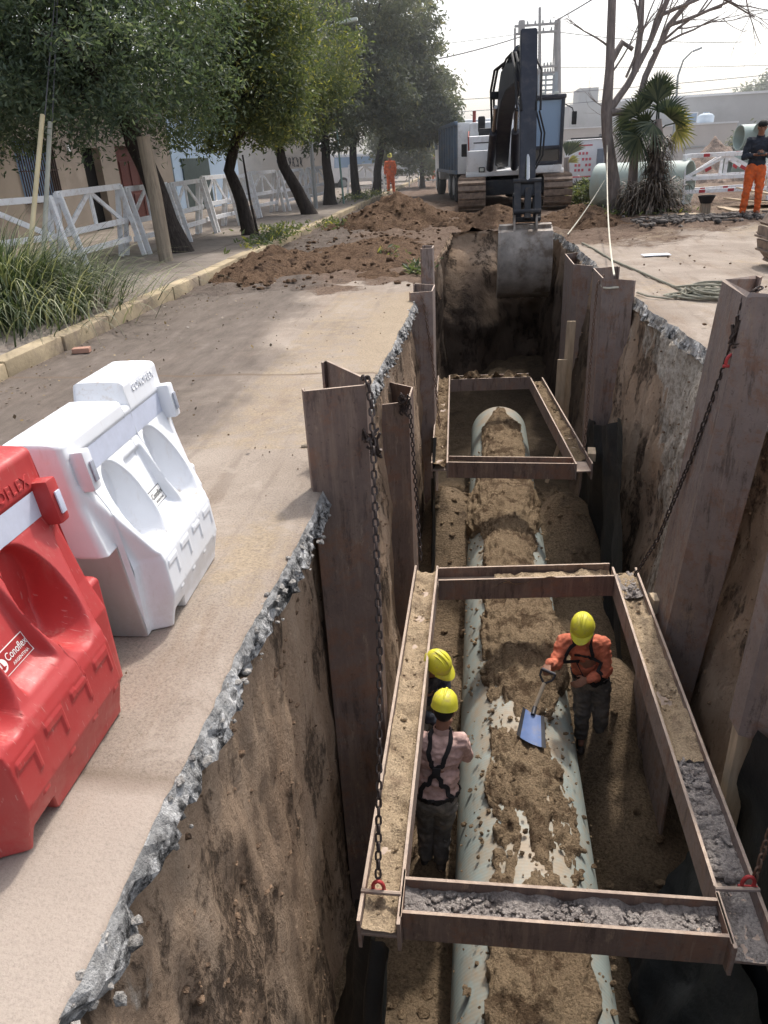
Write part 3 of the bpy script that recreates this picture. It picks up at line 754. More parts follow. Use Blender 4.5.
ZF = -1.65
fr = thing('bracing_frame', 'near rusty steel trench frame around the workers', 'trench frame', (.4, 2.3, ZF - .2), 0, 'steel bracing frames in the trench')
L0, L1 = V((-.455, 2.24, ZF)), V((-.45, 5.62, ZF)); r0, r1 = V((1.275, 2.26, ZF)), V((1.26, 5.66, ZF))
hbeam(MB(), L0, L1).build('rail', STEEL_L, fr)
hbeam(MB(), r0, r1).build('rail', STEEL_L, fr)
f0, f1 = V((-.345, 2.40, ZF)), V((1.165, 2.41, ZF)); b0, b1 = V((-.343, 5.48, ZF)), V((1.155, 5.62, ZF))
m_ = hbeam(MB(), f0, f1, .20, .20); m_.bar((1.172, 2.28, ZF - .1), (1.172, 2.54, ZF - .1), .012, .2); m_.bar((-.352, 2.28, ZF - .1), (-.352, 2.54, ZF - .1), .012, .2)
m_.build('crossbeam', STEEL, fr); hbeam(MB(), b0, b1, .22, .20).build('crossbeam', STEEL, fr)
MB().tube([(-.56, 2.40, ZF + .0), (-.36, 2.40, ZF + .0)], .012).build('lifting_pin', STEEL_L, fr, 40)
MB().tube([(1.17, 2.56, ZF + .0), (1.38, 2.57, ZF + .0)], .012).build('lifting_pin', STEEL_L, fr, 40)
fr2 = thing('bracing_frame', 'far rusty steel trench frame in front of the bucket', 'trench frame', (.4, 8.1, ZF - .2), 0, 'steel bracing frames in the trench')
l0, l1 = V((-.46, 8.02, ZF)), V((-.58, 11.8, ZF)); q0, q1 = V((1.21, 8.0, ZF)), V((.90, 11.6, ZF))
hbeam(MB(), l0, l1, .2).build('rail', STEEL_G, fr2); hbeam(MB(), q0, q1, .2).build('rail', STEEL_G, fr2)
g0, g1 = V((-.355, 8.14, ZF)), V((1.10, 8.10, ZF)); h0, h1 = V((-.47, 11.65, ZF)), V((.80, 11.75, ZF))
hbeam(MB(), g0, g1, .2).build('crossbeam', STEEL, fr2); hbeam(MB(), h0, h1, .22).build('crossbeam', STEEL_G, fr2)

zw_ = ZF - .093
mb = MB(); fill(mb, L0, L1, .17, zw_, .05, 3, 60, (.006, .016)); fill(mb, r0 + V((0, 1.2, 0)), r1, .17, zw_, .05, 9, 60, (.006, .018)); fill(mb, b0 + V((.5, 0, 0)), b1, .17, zw_, .06, 4, 25, (.006, .015)); kindof(mb.build('sand', SAND2, smooth=180), 'stuff')
mb = MB(); fill(mb, f0, f1, .165, zw_, .045, 5, 620, (.004, .018)); fill(mb, r0, r0 + V((0, .42, 0)), .17, zw_, .006, 31, 30, (.003, .008)); fill(mb, r0 + V((0, .42, 0)), r0 + V((0, 1.25, 0)), .17, zw_, .03, 12, 170, (.006, .035)); fill(mb, r0 + V((0, 3.0, 0)), r1, .17, zw_ + .02, .03, 2, 40, (.006, .022)); kindof(mb.build('rubble', RUBBLE, smooth=60), 'stuff')
mb = MB(); fill(mb, l0, l1, .16, zw_, .075, 21, 40, (.006, .02)); fill(mb, q0 + V((0, .3, 0)), q1, .16, zw_, .05, 22, 30, (.006, .018)); fill(mb, h0, h1, .18, zw_, .11, 23, 30, (.006, .02)); fill(mb, g0, g0 + V((.4, 0, 0)), .16, zw_, .05, 25, 10); kindof(mb.build('sand', SAND, smooth=180), 'stuff')


# ================================================================ CHAINS
def chain(label, pts, pitch=.042, wire=.0065, mat=CHAIN, shackle=None, knot=None):
    pts = [V(p) for p in pts]; mb = MB(); seg = []; tot = 0
    cum = [0]
    for a, b in zip(pts, pts[1:]): cum.append(cum[-1] + (b - a).length)
    n = int(cum[-1] / pitch)
    def at(s):
        for i in range(len(pts) - 1):
            if s <= cum[i + 1] or i == len(pts) - 2: return pts[i].lerp(pts[i + 1], (s - cum[i]) / max(1e-6, cum[i + 1] - cum[i]))
    for i in range(n):
        c = at((i + .5) * pitch); d = (at((i + 1) * pitch) - at(i * pitch)).normalized()
        u = d.orthogonal().normalized(); u = Matrix.Rotation((PI / 2 if i % 2 else 0) + .5 + random.uniform(-.2, .2), 3, d) @ u; v = d.cross(u)
        hl, hw = pitch * .68 - wire, wire * 2.0; ring = []
        for k in range(12):
            t = k * 2 * PI / 12; e = d * (hl * .45 * (1 if math.sin(t) > 0 else -1) + hl * .55 * math.sin(t)) + u * (hw * math.cos(t)); ring.append(c + e)
        prev = None; first = None; ctr = c
        for k in range(12):
            p = ring[k]; tg = (ring[(k + 1) % 12] - ring[k - 1]).normalized(); o1 = v; o2 = tg.cross(v).normalized()
            rv = [mb.bm.verts.new(p + (o1 * math.cos(q * PI * .4) + o2 * math.sin(q * PI * .4)) * wire) for q in range(5)]
            if prev:
                for q in range(5): mb.bm.faces.new((prev[q], prev[(q + 1) % 5], rv[(q + 1) % 5], rv[q]))
            else: first = rv
            prev = rv
        for q in range(5): mb.bm.faces.new((prev[q], prev[(q + 1) % 5], first[(q + 1) % 5], first[q]))
    t = thing('chain', label, 'chain', pts[-1], 0, 'lifting chains on the piles')
    mb.build('links', mat, t, 60)
    for s_ in ([shackle] if shackle else []):
        s_ = V(s_); m = MB()
        m.tube([s_ + V((.028 * math.cos(a), .008, -.01 + .045 * math.sin(a))) for a in np.linspace(-.6, PI + .6, 12)], .010, 7)
        m.tube([s_ + V((-.045, .006, -.035)), s_ + V((.045, .006, -.035))], .010, 7)
        m.build('shackle', REDMETAL, t, 60)
    for s_ in ([knot] if knot else []):
        m = MB(); s_ = V(s_)
        for k in range(9): m.tube([s_ + V((random.uniform(-.05, .05), random.uniform(-.03, .02), random.uniform(-.12, .09))) for _ in range(4)], .008, 6)
        m.build('hook', CHAIN, t, 60)
    return t


chain('long dark chain hanging down the tallest left pile to near frame', [(-.63, 3.80, .58), (-.585, 3.72, .60), (-.565, 3.68, .45), (-.55, 3.55, .25), (-.50, 3.05, -.7), (-.475, 2.42, -1.60)], shackle=(-.475, 2.41, -1.63), knot=(-.565, 3.62, .30))
chain('dark chain hanging behind the tallest left pile, slack', [(-.70, 6.1, -.26), (-.60, 6.05, -.24), (-.585, 6.02, -.5), (-.55, 5.95, -1.2), (-.50, 5.65, -1.66)], knot=(-.64, 6.05, -.28))
chain('thin rusty chain on the pale worn left pile', [(-.75, 9.35, .1), (-.70, 9.3, -.05), (-.62, 9.3, -.6), (-.55, 9.2, -1.2), (-.5, 9.0, -1.62)], wire=.006, mat=CHAINR)
chain('long dark diagonal chain from the tilted right pile', [(1.66, 4.72, .84), (1.55, 4.66, .80), (1.53, 4.68, .5), (1.47, 4.95, -.35), (1.40, 5.25, -1.15), (1.30, 5.45, -1.62)], shackle=(1.53, 4.64, .42), knot=(1.545, 4.64, .62))
chain('rusty chain hanging beside the rope-tied right pile', [(1.50, 9.55, .2), (1.42, 9.5, .1), (1.38, 9.3, -.5), (1.30, 8.7, -1.3), (1.25, 8.4, -1.64)], mat=CHAINR)
chain('rusty chain hanging into the bottom right frame corner', [(1.52, 2.75, .3), (1.46, 2.70, -.5), (1.36, 2.60, -1.63)], mat=CHAINR, shackle=(1.33, 2.58, -1.62))


# ================================================================ GEOTEXTILE SHEETS
def drape(label, corners, nu=26, nv=26, amp=.05, seed=0, sag=0):
    A, B, C_, D = [V(c) for c in corners]; n = (B - A).cross(D - A).normalized(); P = []
    for i in range(nu + 1):
        u = i / nu; r = []
        for j in range(nv + 1):
            v = j / nv; p = A.lerp(B, v).lerp(D.lerp(C_, v), u)
            p = p + n * (amp * fbm(v * 5 + seed, u * 1.6, seed, 4) + amp * .6 * math.sin(v * 17 + 3 * fbm(u * 2, v * 2, seed))) - V((0, 0, sag * math.sin(PI * v) * (1 - u)))
            r.append(p)
        P.append(r)
    mb = MB(); mb.grid(P)
    return own('geotextile_sheet', mb, GEOTEX, label, 'plastic sheet', C_, 180, 'black sheets hung on the piles')


drape('black sheet hanging from the rope-tied pile beside far frame', [(1.42, 9.3, -1.55), (1.46, 7.5, -.92), (1.50, 6.0, -3.3), (1.40, 9.4, -3.3)], seed=1, sag=.1)
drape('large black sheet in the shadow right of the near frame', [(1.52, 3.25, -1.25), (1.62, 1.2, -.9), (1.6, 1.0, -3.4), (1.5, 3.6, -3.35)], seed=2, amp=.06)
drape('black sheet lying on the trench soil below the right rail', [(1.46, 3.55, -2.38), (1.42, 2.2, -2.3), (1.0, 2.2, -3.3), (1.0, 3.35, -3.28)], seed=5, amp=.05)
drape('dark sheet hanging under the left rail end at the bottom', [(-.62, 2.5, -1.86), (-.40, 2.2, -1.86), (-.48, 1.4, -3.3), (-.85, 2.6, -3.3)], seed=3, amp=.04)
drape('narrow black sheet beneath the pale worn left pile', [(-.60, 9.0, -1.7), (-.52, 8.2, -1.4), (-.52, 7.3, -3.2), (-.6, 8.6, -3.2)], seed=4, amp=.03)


# ================================================================ PLASTIC BARRIERS
def half(y, z):
    p = float(np.interp(z, [0, .04, .15, .30, .335, .36, .645, .668, .78, .84, .9], [.30, .305, .33, .318, .305, .285, .138, .128, .118, .108, .10]))
    e = float(np.interp(z, [0, .3, .42, .6, .82, .9], [.225, .225, .18, .135, .108, .10]))
    yl = float(np.interp(z, [.32, .66], [.30, .425]))
    T = e + (p - e) * float(1 - sst(yl - .03, yl + .015, abs(y)))
    for yc in (-.195, .195):
        q = ((y - yc) / .100) ** 2 + ((z - .505) / .165) ** 2
        m = float(1 - sst(.74, 1.12, q)); T += (min(T, .092 + .05 * float(sst(.44, .34, z))) - T) * m
    m = float((1 - sst(.070, .090, abs(y))) * sst(.365, .40, z) * (1 - sst(.615, .645, z)))
    T += (min(T, float(np.interp(z, [.36, .42, .64], [.25, .205, .118]))) - T) * m
    m = float((1 - sst(.405, .412, abs(y))) * sst(.668, .674, z) * (1 - sst(.765, .772, z))); T -= .006 * m
    for yc in (-.21, -.07, .07, .21):
        u = y - yc
        if (abs(u) < .044 and .262 < z < .288) or (.028 < u < .044 and .205 < z <= .262) or (abs(u - .028) < .014 and .125 < z < .14): T += .0045
    return T


def barrier(label, mat, loc, rotz, emb, stick):
    t = thing('plastic_barrier', label, 'barrier', loc, rotz, 'water-filled plastic road barriers')
    yy = np.concatenate([[-.44, -.435, -.425], np.linspace(-.41, -.352, 6), [-.348], np.linspace(-.34, .44, 190), [.452, .46], [.4605], np.linspace(.465, .52, 5), [.53, .536]])
    rows = []
    for y in yy:
        zb = .40 if y < -.35 else (.065 * float(sst(-.27, -.25, y) * (1 - sst(-.15, -.13, y))))
        zt = .83 if y < .06 else (.80 if y < .10 else .885)
        if .05 < y < .11: zt = .80
        low = y > .4602
        if low: zt = .37
        tap = 1.0
        if y < -.43: tap = .9
        if y > .452 and not low: tap = .95
        if y > .528: tap = .9
        if y < -.437: tap = .84
        r = []; N = 140
        for i in range(N):
            z = zb + (zt - .015 - zb) * i / (N - 1)
            T = half(y, z) * tap
            if low: T = min(T, .17)
            if i == 0: T -= .012
            r.append((T, z))
        T = r[-1][0]
        r += [(T - .005, zt - .006), (T - .016, zt), (T - .05, zt + .002), (0, zt + .003)]
        outl = [(x, z) for x, z in r] + [(-x, z) for x, z in r[::-1][1:]]
        rows.append([(x, y, z) for x, z in outl] )
    mb = MB(); g = [[mb.bm.verts.new(p) for p in r] for r in rows]; n = len(g[0])
    for i in range(len(g) - 1):
        for j in range(n): mb.bm.faces.new((g[i][j], g[i][(j + 1) % n], g[i + 1][(j + 1) % n], g[i + 1][j]))
    mb.bm.faces.new(g[0]); mb.bm.faces.new(g[-1][::-1])
    mb.build('shell', mat, t, 120, local=True)
    def on(y, z, d): return V((half(y, z) + d, y, z))
    for sgn in (1, -1):
        mb = MB(); mb.grid([[V((sgn * (half(y, z) + .0025), y, z)) for z in np.linspace(.676, .762, 5)] for y in np.linspace(-.335, .40, 40)])
        mb.build('reflective_strip', STRIP, t, 60, local=True)
    for yc in (-.372, .425):
        for sgn in (1, -1):
            mb = MB(); xh = half(yc, .73); mb.box((sgn * (xh + .02), yc, .715), (.075, .055, .15), Matrix.Rotation(sgn * -.12, 3, 'Y'), .012)
            hk = mb.build('connector', mat, t, 50, local=True)
            MB().box((sgn * (xh + .0625), yc, .715), (.006, .026, .075), Matrix.Rotation(sgn * -.12, 3, 'Y'), .002).build('reflector', STRIP if mat is RED else GREY_REF, hk, 50, local=True)
    text_mesh('CONOFLEX', emb[2], .0022, lambda x, y, z: on(emb[1] + x, emb[0] + y, .0015 + z), 'lettering', mat, t, 1.1)
    # sticker on the middle panel
    bgm, fg = stick; yc, zc = 0.0, .44
    mb = MB(); mb.grid([[on(yc + 1.5 * u, zc + 1.5 * v, .0025) for v in np.linspace(-.02, .02, 5)] for u in np.linspace(-.048, .048, 9)])
    s_ = mb.build('sticker', fg, t, 60, local=True)
    mb = MB(); mb.grid([[on(yc + 1.5 * u, zc + 1.5 * v, .0038) for v in np.linspace(-.0185, .0185, 5)] for u in np.linspace(-.0465, .0465, 9)]); mb.build('sticker_field', bgm, s_, 60, local=True)
    mb = MB(); c = [on(yc - .0495 + .0187 * math.cos(a), zc + .0187 * math.sin(a), .005) for a in np.linspace(0, 2 * PI, 20, endpoint=False)]
    mb.bm.faces.new([mb.bm.verts.new(p) for p in c]); mb.build('emblem', fg, s_, None, local=True)
    mb = MB(); mb.quad(on(yc - 0.0540, zc - 0.0120, .0062), on(yc - 0.0450, zc - 0.0120, .0062), on(yc - 0.0488, zc + 0.0120, .0062), on(yc - 0.0518, zc + 0.0120, .0062)); mb.quad(on(yc - 0.0600, zc - 0.0090, .0062), on(yc - 0.0390, zc - 0.0090, .0062), on(yc - 0.0390, zc - 0.0045, .0062), on(yc - 0.0600, zc - 0.0045, .0062))
    mb.build('emblem_mark', bgm, s_, None, local=True)
    text_mesh('Conoflex', .031, .0002, lambda x, y, z: on(yc + .021 + x * .82, zc + .006 + y, .0055 + z), 'sticker_text', fg, s_)
    text_mesh('ARGENTINA', .0115, .0002, lambda x, y, z: on(yc + .021 + x * 1.15, zc - .018 + y, .0055 + z), 'sticker_text', fg, s_)
    return t


barrier('red water-filled plastic barrier with white reflective strip, nearest camera', RED, (-1.488, 1.515, .004), .0, (.803, .25, .05), (LOGO_R, LOGO_W))
barrier('white plastic road barrier standing behind the red one', WHITE, (-1.505, 2.555, .004), .025, (.845, .29, .04), (LOGO_W, LOGO_K))


# ================================================================ TREES AND PLANTS
def leaves(name, C, size, mat, parent, droop=.6, aspect=.33, jitter=.35):
    N = len(C); d = rng.normal(size=(N, 3)); d[:, 2] = d[:, 2] * .6 - droop; d /= np.linalg.norm(d, axis=1)[:, None]
    s = rng.normal(size=(N, 3)); s -= d * (s * d).sum(1)[:, None]; s /= np.linalg.norm(s, axis=1)[:, None]
    L = size * rng.uniform(1 - jitter, 1 + jitter, N)[:, None]; W = L * aspect / 2
    nrm = np.cross(d, s)
    v = np.stack([C, C + d * L * .45 + s * W + nrm * L * .05, C + d * L, C + d * L * .45 - s * W + nrm * L * .05], 1).reshape(-1, 3)
    f = np.arange(4 * N).reshape(-1, 4)
    base = .5 + .5 * np.sin(C[:, 0] * 1.9 + 1.3 * C[:, 2]) * np.sin(C[:, 1] * 1.7 + C[:, 2] * 2.1)
    r = np.clip(.55 * rng.uniform(0, 1, N) + .45 * base, 0, 1); r = np.where(rng.uniform(size=N) > .93, 1, r * .85)
    return np_mesh(name, v, f, mat, {'rnd': np.repeat(r, 4)}, parent)


def crown_pts(blobs, n, clump=.42, shell=.55):
    vol = np.array([b[1][0] * b[1][1] * b[1][2] for b in blobs]) ** .75; cnt = (n * vol / vol.sum()).astype(int); out = []
    for (c, r), m in zip(blobs, cnt):
        nc = max(20, int(m / 60)); d = rng.normal(size=(nc, 3)); d /= np.linalg.norm(d, axis=1)[:, None]
        q = d * (shell + (1 - shell) * rng.uniform(0, 1, nc) ** .6)[:, None] * rng.uniform(.82, 1.14, nc)[:, None]
        cc = np.array(c) + q * np.array(r); idx = rng.integers(0, nc, m); sz = clump * rng.uniform(.5, 1.3, nc)
        out.append(cc[idx] + rng.normal(size=(m, 3)) * (sz[idx] * .5)[:, None] * np.array([1, 1, .75]))
    return np.concatenate(out)


def tree(label, base, trunk, r0, blobs, n, size, lmat, bark=BARK, group='street trees along the left pavement', clump=.42, zmin=None, droop=.6, name='street_tree', shell=.55):
    t = thing(name, label, 'tree', base, 0, group); mb = MB(); base = V(base)
    pts = [base + V((0, 0, -.1))] + [V(p) for p in trunk]; k = len(pts)
    path = []
    for i in range(k - 1):
        for s in np.linspace(0, 1, 4)[(0 if i == 0 else 1):]:
            p = pts[i].lerp(pts[i + 1], s); path.append(p + V((noise.noise(p * 1.7) * .05, noise.noise(p * 1.7 + V((9, 0, 0))) * .05, 0)))
    m = len(path); mb.tube(path, [r0 * (1.35 if i == 0 else 1.1 if i == 1 else 1) * (1 - .45 * i / m) for i in range(m)], 12)
    top = path[-1]
    for c, r in blobs:
        for q in range(3):
            e = V(c) + V((random.uniform(-.6, .6) * r[0], random.uniform(-.6, .6) * r[1], random.uniform(-.3, .6) * r[2])); mid = top.lerp(e, .5) + V((random.uniform(-.2, .2), random.uniform(-.2, .2), .25))
            mb.tube([top - V((0, 0, .1)), mid, e], [r0 * .5, r0 * .32, r0 * .1], 7)
    mb.build('trunk', bark, t, 60)
    C = crown_pts(blobs, n, clump, shell)
    if zmin is not None: C = C[C[:, 2] > zmin + rng.uniform(0, .5, len(C))]
    leaves('crown', C, size, lmat, t, droop)
    return t


tree('large dark leafy tree at upper left behind the leaning timber post', (-5.95, 14.7, .12), [(-6.15, 14.75, 1.0), (-6.5, 14.8, 2.1), (-6.7, 14.8, 2.8)], .24,
     [((-7.3, 14.4, 4.3), (2.6, 2.4, 2.3)), ((-9.6, 14.8, 4.4), (2.6, 2.6, 2.5)), ((-6.0, 15.0, 3.9), (1.7, 2.0, 1.9)), ((-11.8, 15.5, 4.6), (2.2, 2.4, 2.6)), ((-8.3, 13.4, 5.8), (3.2, 2.2, 1.8)), ((-6.4, 12.6, 3.45), (1.7, 1.3, 1.35)), ((-8.6, 12.6, 3.3), (1.8, 1.3, 1.3)), ((-10.6, 13.0, 3.4), (1.8, 1.5, 1.4))], 150000, .105, LEAF1, zmin=1.45)
tree('slender tree with yellowing leaves, second trunk from the left', (-5.40, 17.8, .12), [(-5.55, 17.85, .8), (-5.72, 17.9, 1.5), (-5.5, 18.0, 2.2)], .17,
     [((-5.2, 18.1, 3.4), (1.5, 1.5, 1.5)), ((-6.3, 18.4, 3.0), (1.2, 1.3, 1.2)), ((-4.6, 18.4, 4.3), (1.2, 1.3, 1.3)), ((-5.8, 18.2, 4.8), (1.7, 1.6, 1.5)), ((-4.6, 17.6, 2.9), (1.0, 1.0, 1.0))], 46000, .115, LEAF2, zmin=1.5, clump=.36)
tree('leaning dark-trunked tree in the middle of the left row', (-5.28, 23.9, .12), [(-5.6, 23.95, .8), (-6.0, 24.0, 1.5), (-6.1, 24.1, 2.2)], .21,
     [((-5.9, 24.2, 3.3), (1.7, 1.7, 1.3)), ((-5.0, 24.5, 4.4), (1.7, 1.7, 1.5)), ((-7.2, 24.6, 4.2), (1.7, 1.7, 1.6))], 30000, .13, LEAF2, zmin=1.55)
tree('short thick trunk with cut top beside the green post', (-5.46, 28.4, .12), [(-5.45, 28.4, .7), (-5.5, 28.4, 1.3), (-5.5, 28.5, 2.2)], .23,
     [((-5.7, 28.6, 2.9), (1.3, 1.3, 1.1)), ((-6.1, 28.8, 4.2), (1.7, 1.6, 1.5))], 12000, .18, LEAF3, zmin=1.5)
tree('tall round tree standing left of the dump truck', (-4.98, 31.6, .12), [(-5.0, 31.6, 1.0), (-5.05, 31.7, 2.0), (-4.8, 31.8, 3.0)], .19,
     [((-4.5, 31.8, 4.9), (1.9, 1.8, 1.8)), ((-5.7, 31.5, 4.4), (1.6, 1.7, 1.7)), ((-5.3, 31.2, 3.1), (1.3, 1.3, 1.1)), ((-3.7, 31.6, 3.7), (1.3, 1.4, 1.3)), ((-4.2, 31.8, 6.7), (1.9, 1.9, 1.5)), ((-6.6, 31.5, 6.4), (1.6, 1.8, 1.6))], 40000, .19, LEAF3, zmin=1.7)
tree('broad tree overhanging the road beside the orange walker', (-4.5, 34.2, .12), [(-4.45, 34.2, 1.0), (-4.2, 34.3, 2.0), (-3.9, 34.3, 3.0)], .2,
     [((-3.4, 34.0, 4.6), (2.0, 1.9, 1.8)), ((-2.1, 33.8, 3.6), (1.35, 1.5, 1.3)), ((-3.1, 33.9, 2.7), (1.4, 1.4, .9)), ((-1.7, 33.9, 2.9), (.9, 1.0, .7)), ((-3.0, 34.0, 6.2), (1.3, 1.5, 1.1))], 34000, .2, LEAF3, zmin=1.3)
tree('low bushy tree far behind the broad tree', (-3.1, 42, .0), [(-3.1, 42, .6), (-3.1, 42, 1.2), (-3.1, 42, 1.8)], .15, [((-3.0, 42, 1.7), (1.1, 1.1, 1.3)), ((-4.4, 43, 2.4), (1.6, 1.4, 1.6))], 9000, .24, LEAF3, zmin=.3)
tree('pale hazy tree beyond the grey building at right', (21.5, 62, 0), [(21.5, 62, 1.5), (21.5, 62, 3), (21.5, 62, 4)], .25, [((21.8, 62, 4.6), (2.6, 2.4, 1.9)), ((19.3, 62.5, 4.0), (1.7, 1.6, 1.1)), ((24, 62, 4.8), (2.6, 2.4, 2.2))], 11000, .32, LEAF4, group=None, clump=.6)
tree('small leafy shrub growing behind the dirt heap', (12.6, 40, 0), [(12.6, 40, .4), (12.6, 40, .7), (12.6, 40, 1)], .08, [((12.6, 40, 1.35), (1.1, .8, .6))], 2500, .22, LEAF3, group=None, name='shrub')
tree('green bush growing beside the excavator track', (2.95, 24.2, .05), [(2.95, 24.2, .2), (2.95, 24.2, .4), (2.95, 24.2, .5)], .03, [((2.92, 24.2, .38), (.36, .5, .4))], 1500, .13, LEAF2, group=None, name='shrub', clump=.2, droop=0)

# leafy weeds on the verge
mb = MB()
W = []
for cx, cy, sx, sy, n in ((-4.7, 31.5, .7, 2.4, 700), (-4.4, 16.0, .35, 1.3, 420), (-4.9, 18.3, .7, .35, 260), (-3.9, 20.5, .5, .8, 200), (-.95, 11.6, .16, .2, 90), (-1.6, 13.5, .2, .2, 60), (2.95, 19.6, .2, .5, 260), (4.3, 19.6, .9, .4, 260)):
    q = rng.normal(size=(n, 3)) * np.array([sx, sy, 0]) * .6 + np.array([cx, cy, .03 if cx > -4.2 else .14]); q[:, 2] += abs(rng.normal(size=n)) * .07 + (.1 if cy > 31 else 0) * rng.uniform(0, 1, n); W.append(q)
o = leaves('weed', np.concatenate(W), .12, LEAF2, None, -.3, .35); kindof(o, 'stuff')
# fallen leaves on the road
q = np.stack([rng.uniform(-4.2, -1.2, 2600), rng.uniform(2.5, 22, 2600), np.full(2600, .022)], 1); keep = rng.uniform(size=2600) < np.clip((-1.6 - q[:, 0]) / 2.4, .04, 1); q = q[keep]
N = len(q); a = rng.uniform(0, 6.28, N); L = rng.uniform(.012, .04, N); dx = np.stack([np.cos(a) * L, np.sin(a) * L, rng.normal(size=N) * .006], 1); sx = np.stack([-np.sin(a) * L * .35, np.cos(a) * L * .35, rng.normal(size=N) * .006], 1)
LITTER = leaf_mat('fallen_leaf', (.05, .035, .02), (.10, .065, .035), (.22, .15, .06), .1)
kindof(np_mesh('leaf_litter', np.stack([q, q + dx * .5 + sx, q + dx, q + dx * .5 - sx], 1).reshape(-1, 3), np.arange(4 * N).reshape(-1, 4), LITTER, {'rnd': np.repeat(rng.uniform(size=N), 4)}), 'stuff')


def blades(name, n, base_fn, Lr, wd, mat, parent, spread=1.0, seg=6):
    vs, fs, rd = [], [], []
    for i in range(n):
        b, az, tilt = base_fn(); L = random.uniform(*Lr); d = V((math.cos(az), math.sin(az), 0)); s = V((-d.y, d.x, 0)); k0 = len(vs); r = random.random()
        th = tilt; p = V(b); curve = random.uniform(.7, 1.9) * spread
        for j in range(seg + 1):
            u = j / seg; ww = wd * (1 - u ** 1.6) + .0008; vs.append(p + s * ww); vs.append(p - s * ww); rd += [r, r]
            p = p + (d * math.sin(th) + V((0, 0, 1)) * math.cos(th)) * (L / seg); th += curve / seg * (1 + u)
        for j in range(seg): k = k0 + 2 * j; fs.append((k, k + 1, k + 3, k + 2))
    return np_mesh(name, [tuple(v) for v in vs], fs, mat, {'rnd': rd}, parent)


gr = thing('ornamental_grass', 'big clump of long arching grass on the kerb at left', 'grass clump', (-6.0, 8.9, .1))
def gb():
    a = random.random() * 6.28; r = abs(random.gauss(0, .5)); az = a + random.gauss(0, .5)
    return (-5.65 + r * 1.25 * math.cos(a), 8.35 + r * 1.5 * math.sin(a), .08), az, random.uniform(.0, .45) + r * .35
blades('blade', 3600, gb, (.7, 1.5), .008, GRASSM, gr, 1.0)

# leafless tree
t = thing('bare_tree', 'leafless grey tree beside the palm with branches spreading right', 'tree', (3.32, 20.2, .1))
mb = MB(); tw = MB()
def branch(p, d, L, r, depth, m):
    n = 5; path = [p]; q = p.copy(); dd = d.normalized()
    for i in range(n):
        dd = (dd + V((random.gauss(0, .11), random.gauss(0, .11), random.gauss(.02, .09)))).normalized(); q = q + dd * (L / n); path.append(q.copy())
    m.tube(path, [r * (1 - .55 * i / n) for i in range(n + 1)], 9 if depth > 2 else 5)
    if depth <= 0: return
    for k in range(random.randint(2, 3)):
        i = random.randint(2, n); nd = (dd + V((random.gauss(.15, .6), random.gauss(0, .55), random.gauss(-.05, .45)))).normalized()
        branch(path[i], nd, L * random.uniform(.55, .8), r * .5, depth - 1, m)
P0 = [V((3.32, 20.2, 0)), V((3.22, 20.2, .8)), V((2.97, 20.15, 1.8)), V((2.90, 20.1, 2.35)), V((2.90, 20.1, 3.2)), V((2.84, 20.1, 4.5)), V((2.7, 20.2, 6))]
mb.tube(P0, [.19, .145, .125, .13, .10, .09, .06], 12)
limbs = [[(2.93, 20.1, 2.3), (3.35, 20.2, 2.85), (3.75, 20.3, 3.6), (4.25, 20.4, 4.9), (4.9, 20.4, 6)], [(3.62, 20.3, 2.2), (3.75, 20.3, 3.0), (4.2, 20.5, 4.0), (5.0, 20.6, 4.9)], [(3.5, 20.25, 3.1), (3.55, 20.3, 3.9), (3.5, 20.4, 5.2)], [(2.9, 20.1, 3.3), (3.15, 20.2, 3.7), (3.4, 20.2, 3.55)], [(3.0, 20.1, 2.3), (3.45, 20.2, 2.3), (3.72, 20.3, 2.6)]]
for lb in limbs:
    lb = [V(q) for q in lb]; mb.tube(lb, [.085 * (1 - .6 * i / len(lb)) for i in range(len(lb))], 8)
for p, d, L, r, dp in ((V((4.0, 20.35, 4.2)), V((1, 0, .35)), 1.5, .045, 3), (V((4.2, 20.5, 4.0)), V((1, .1, .25)), 1.6, .045, 3), (V((5.0, 20.6, 4.9)), V((1, 0, -.05)), 1.3, .04, 3), (V((4.4, 20.4, 4.6)), V((1, -.2, -.05)), 1.7, .04, 3), (V((3.75, 20.3, 3.6)), V((.3, 0, 1)), 1.2, .035, 3), (V((3.55, 20.3, 3.9)), V((-.3, 0, 1)), 1.0, .03, 3), (V((2.88, 20.1, 3.6)), V((-.7, 0, .7)), .9, .025, 3), (V((4.8, 20.5, 4.6)), V((1, 0, -.35)), 1.4, .03, 3), (V((3.3, 20.2, 3.0)), V((.5, 0, .8)), 1.6, .03, 3), (V((3.75, 20.3, 3.0)), V((.3, -.2, .9)), 1.5, .03, 3), (V((3.9, 20.4, 3.5)), V((.8, .2, .6)), 1.7, .035, 4), (V((5.2, 20.6, 4.6)), V((.9, -.2, -.1)), 1.5, .03, 3), (V((2.86, 20.1, 3.0)), V((.6, .1, .8)), 1.3, .025, 3), (V((3.1, 20.2, 2.3)), V((-.6, 0, .25)), .8, .014, 2), (V((3.3, 20.2, 1.6)), V((-.5, -.1, .9)), .8, .014, 2), (V((3.45, 20.2, 1.2)), V((.2, -.2, 1)), .9, .014, 2), (V((4.0, 20.4, 3.6)), V((.9, 0, .3)), 1.3, .03, 3)):
    branch(p, d, L, r, dp, mb)
mb.build('trunk', BARKG, t, 60); tw.bm.free()


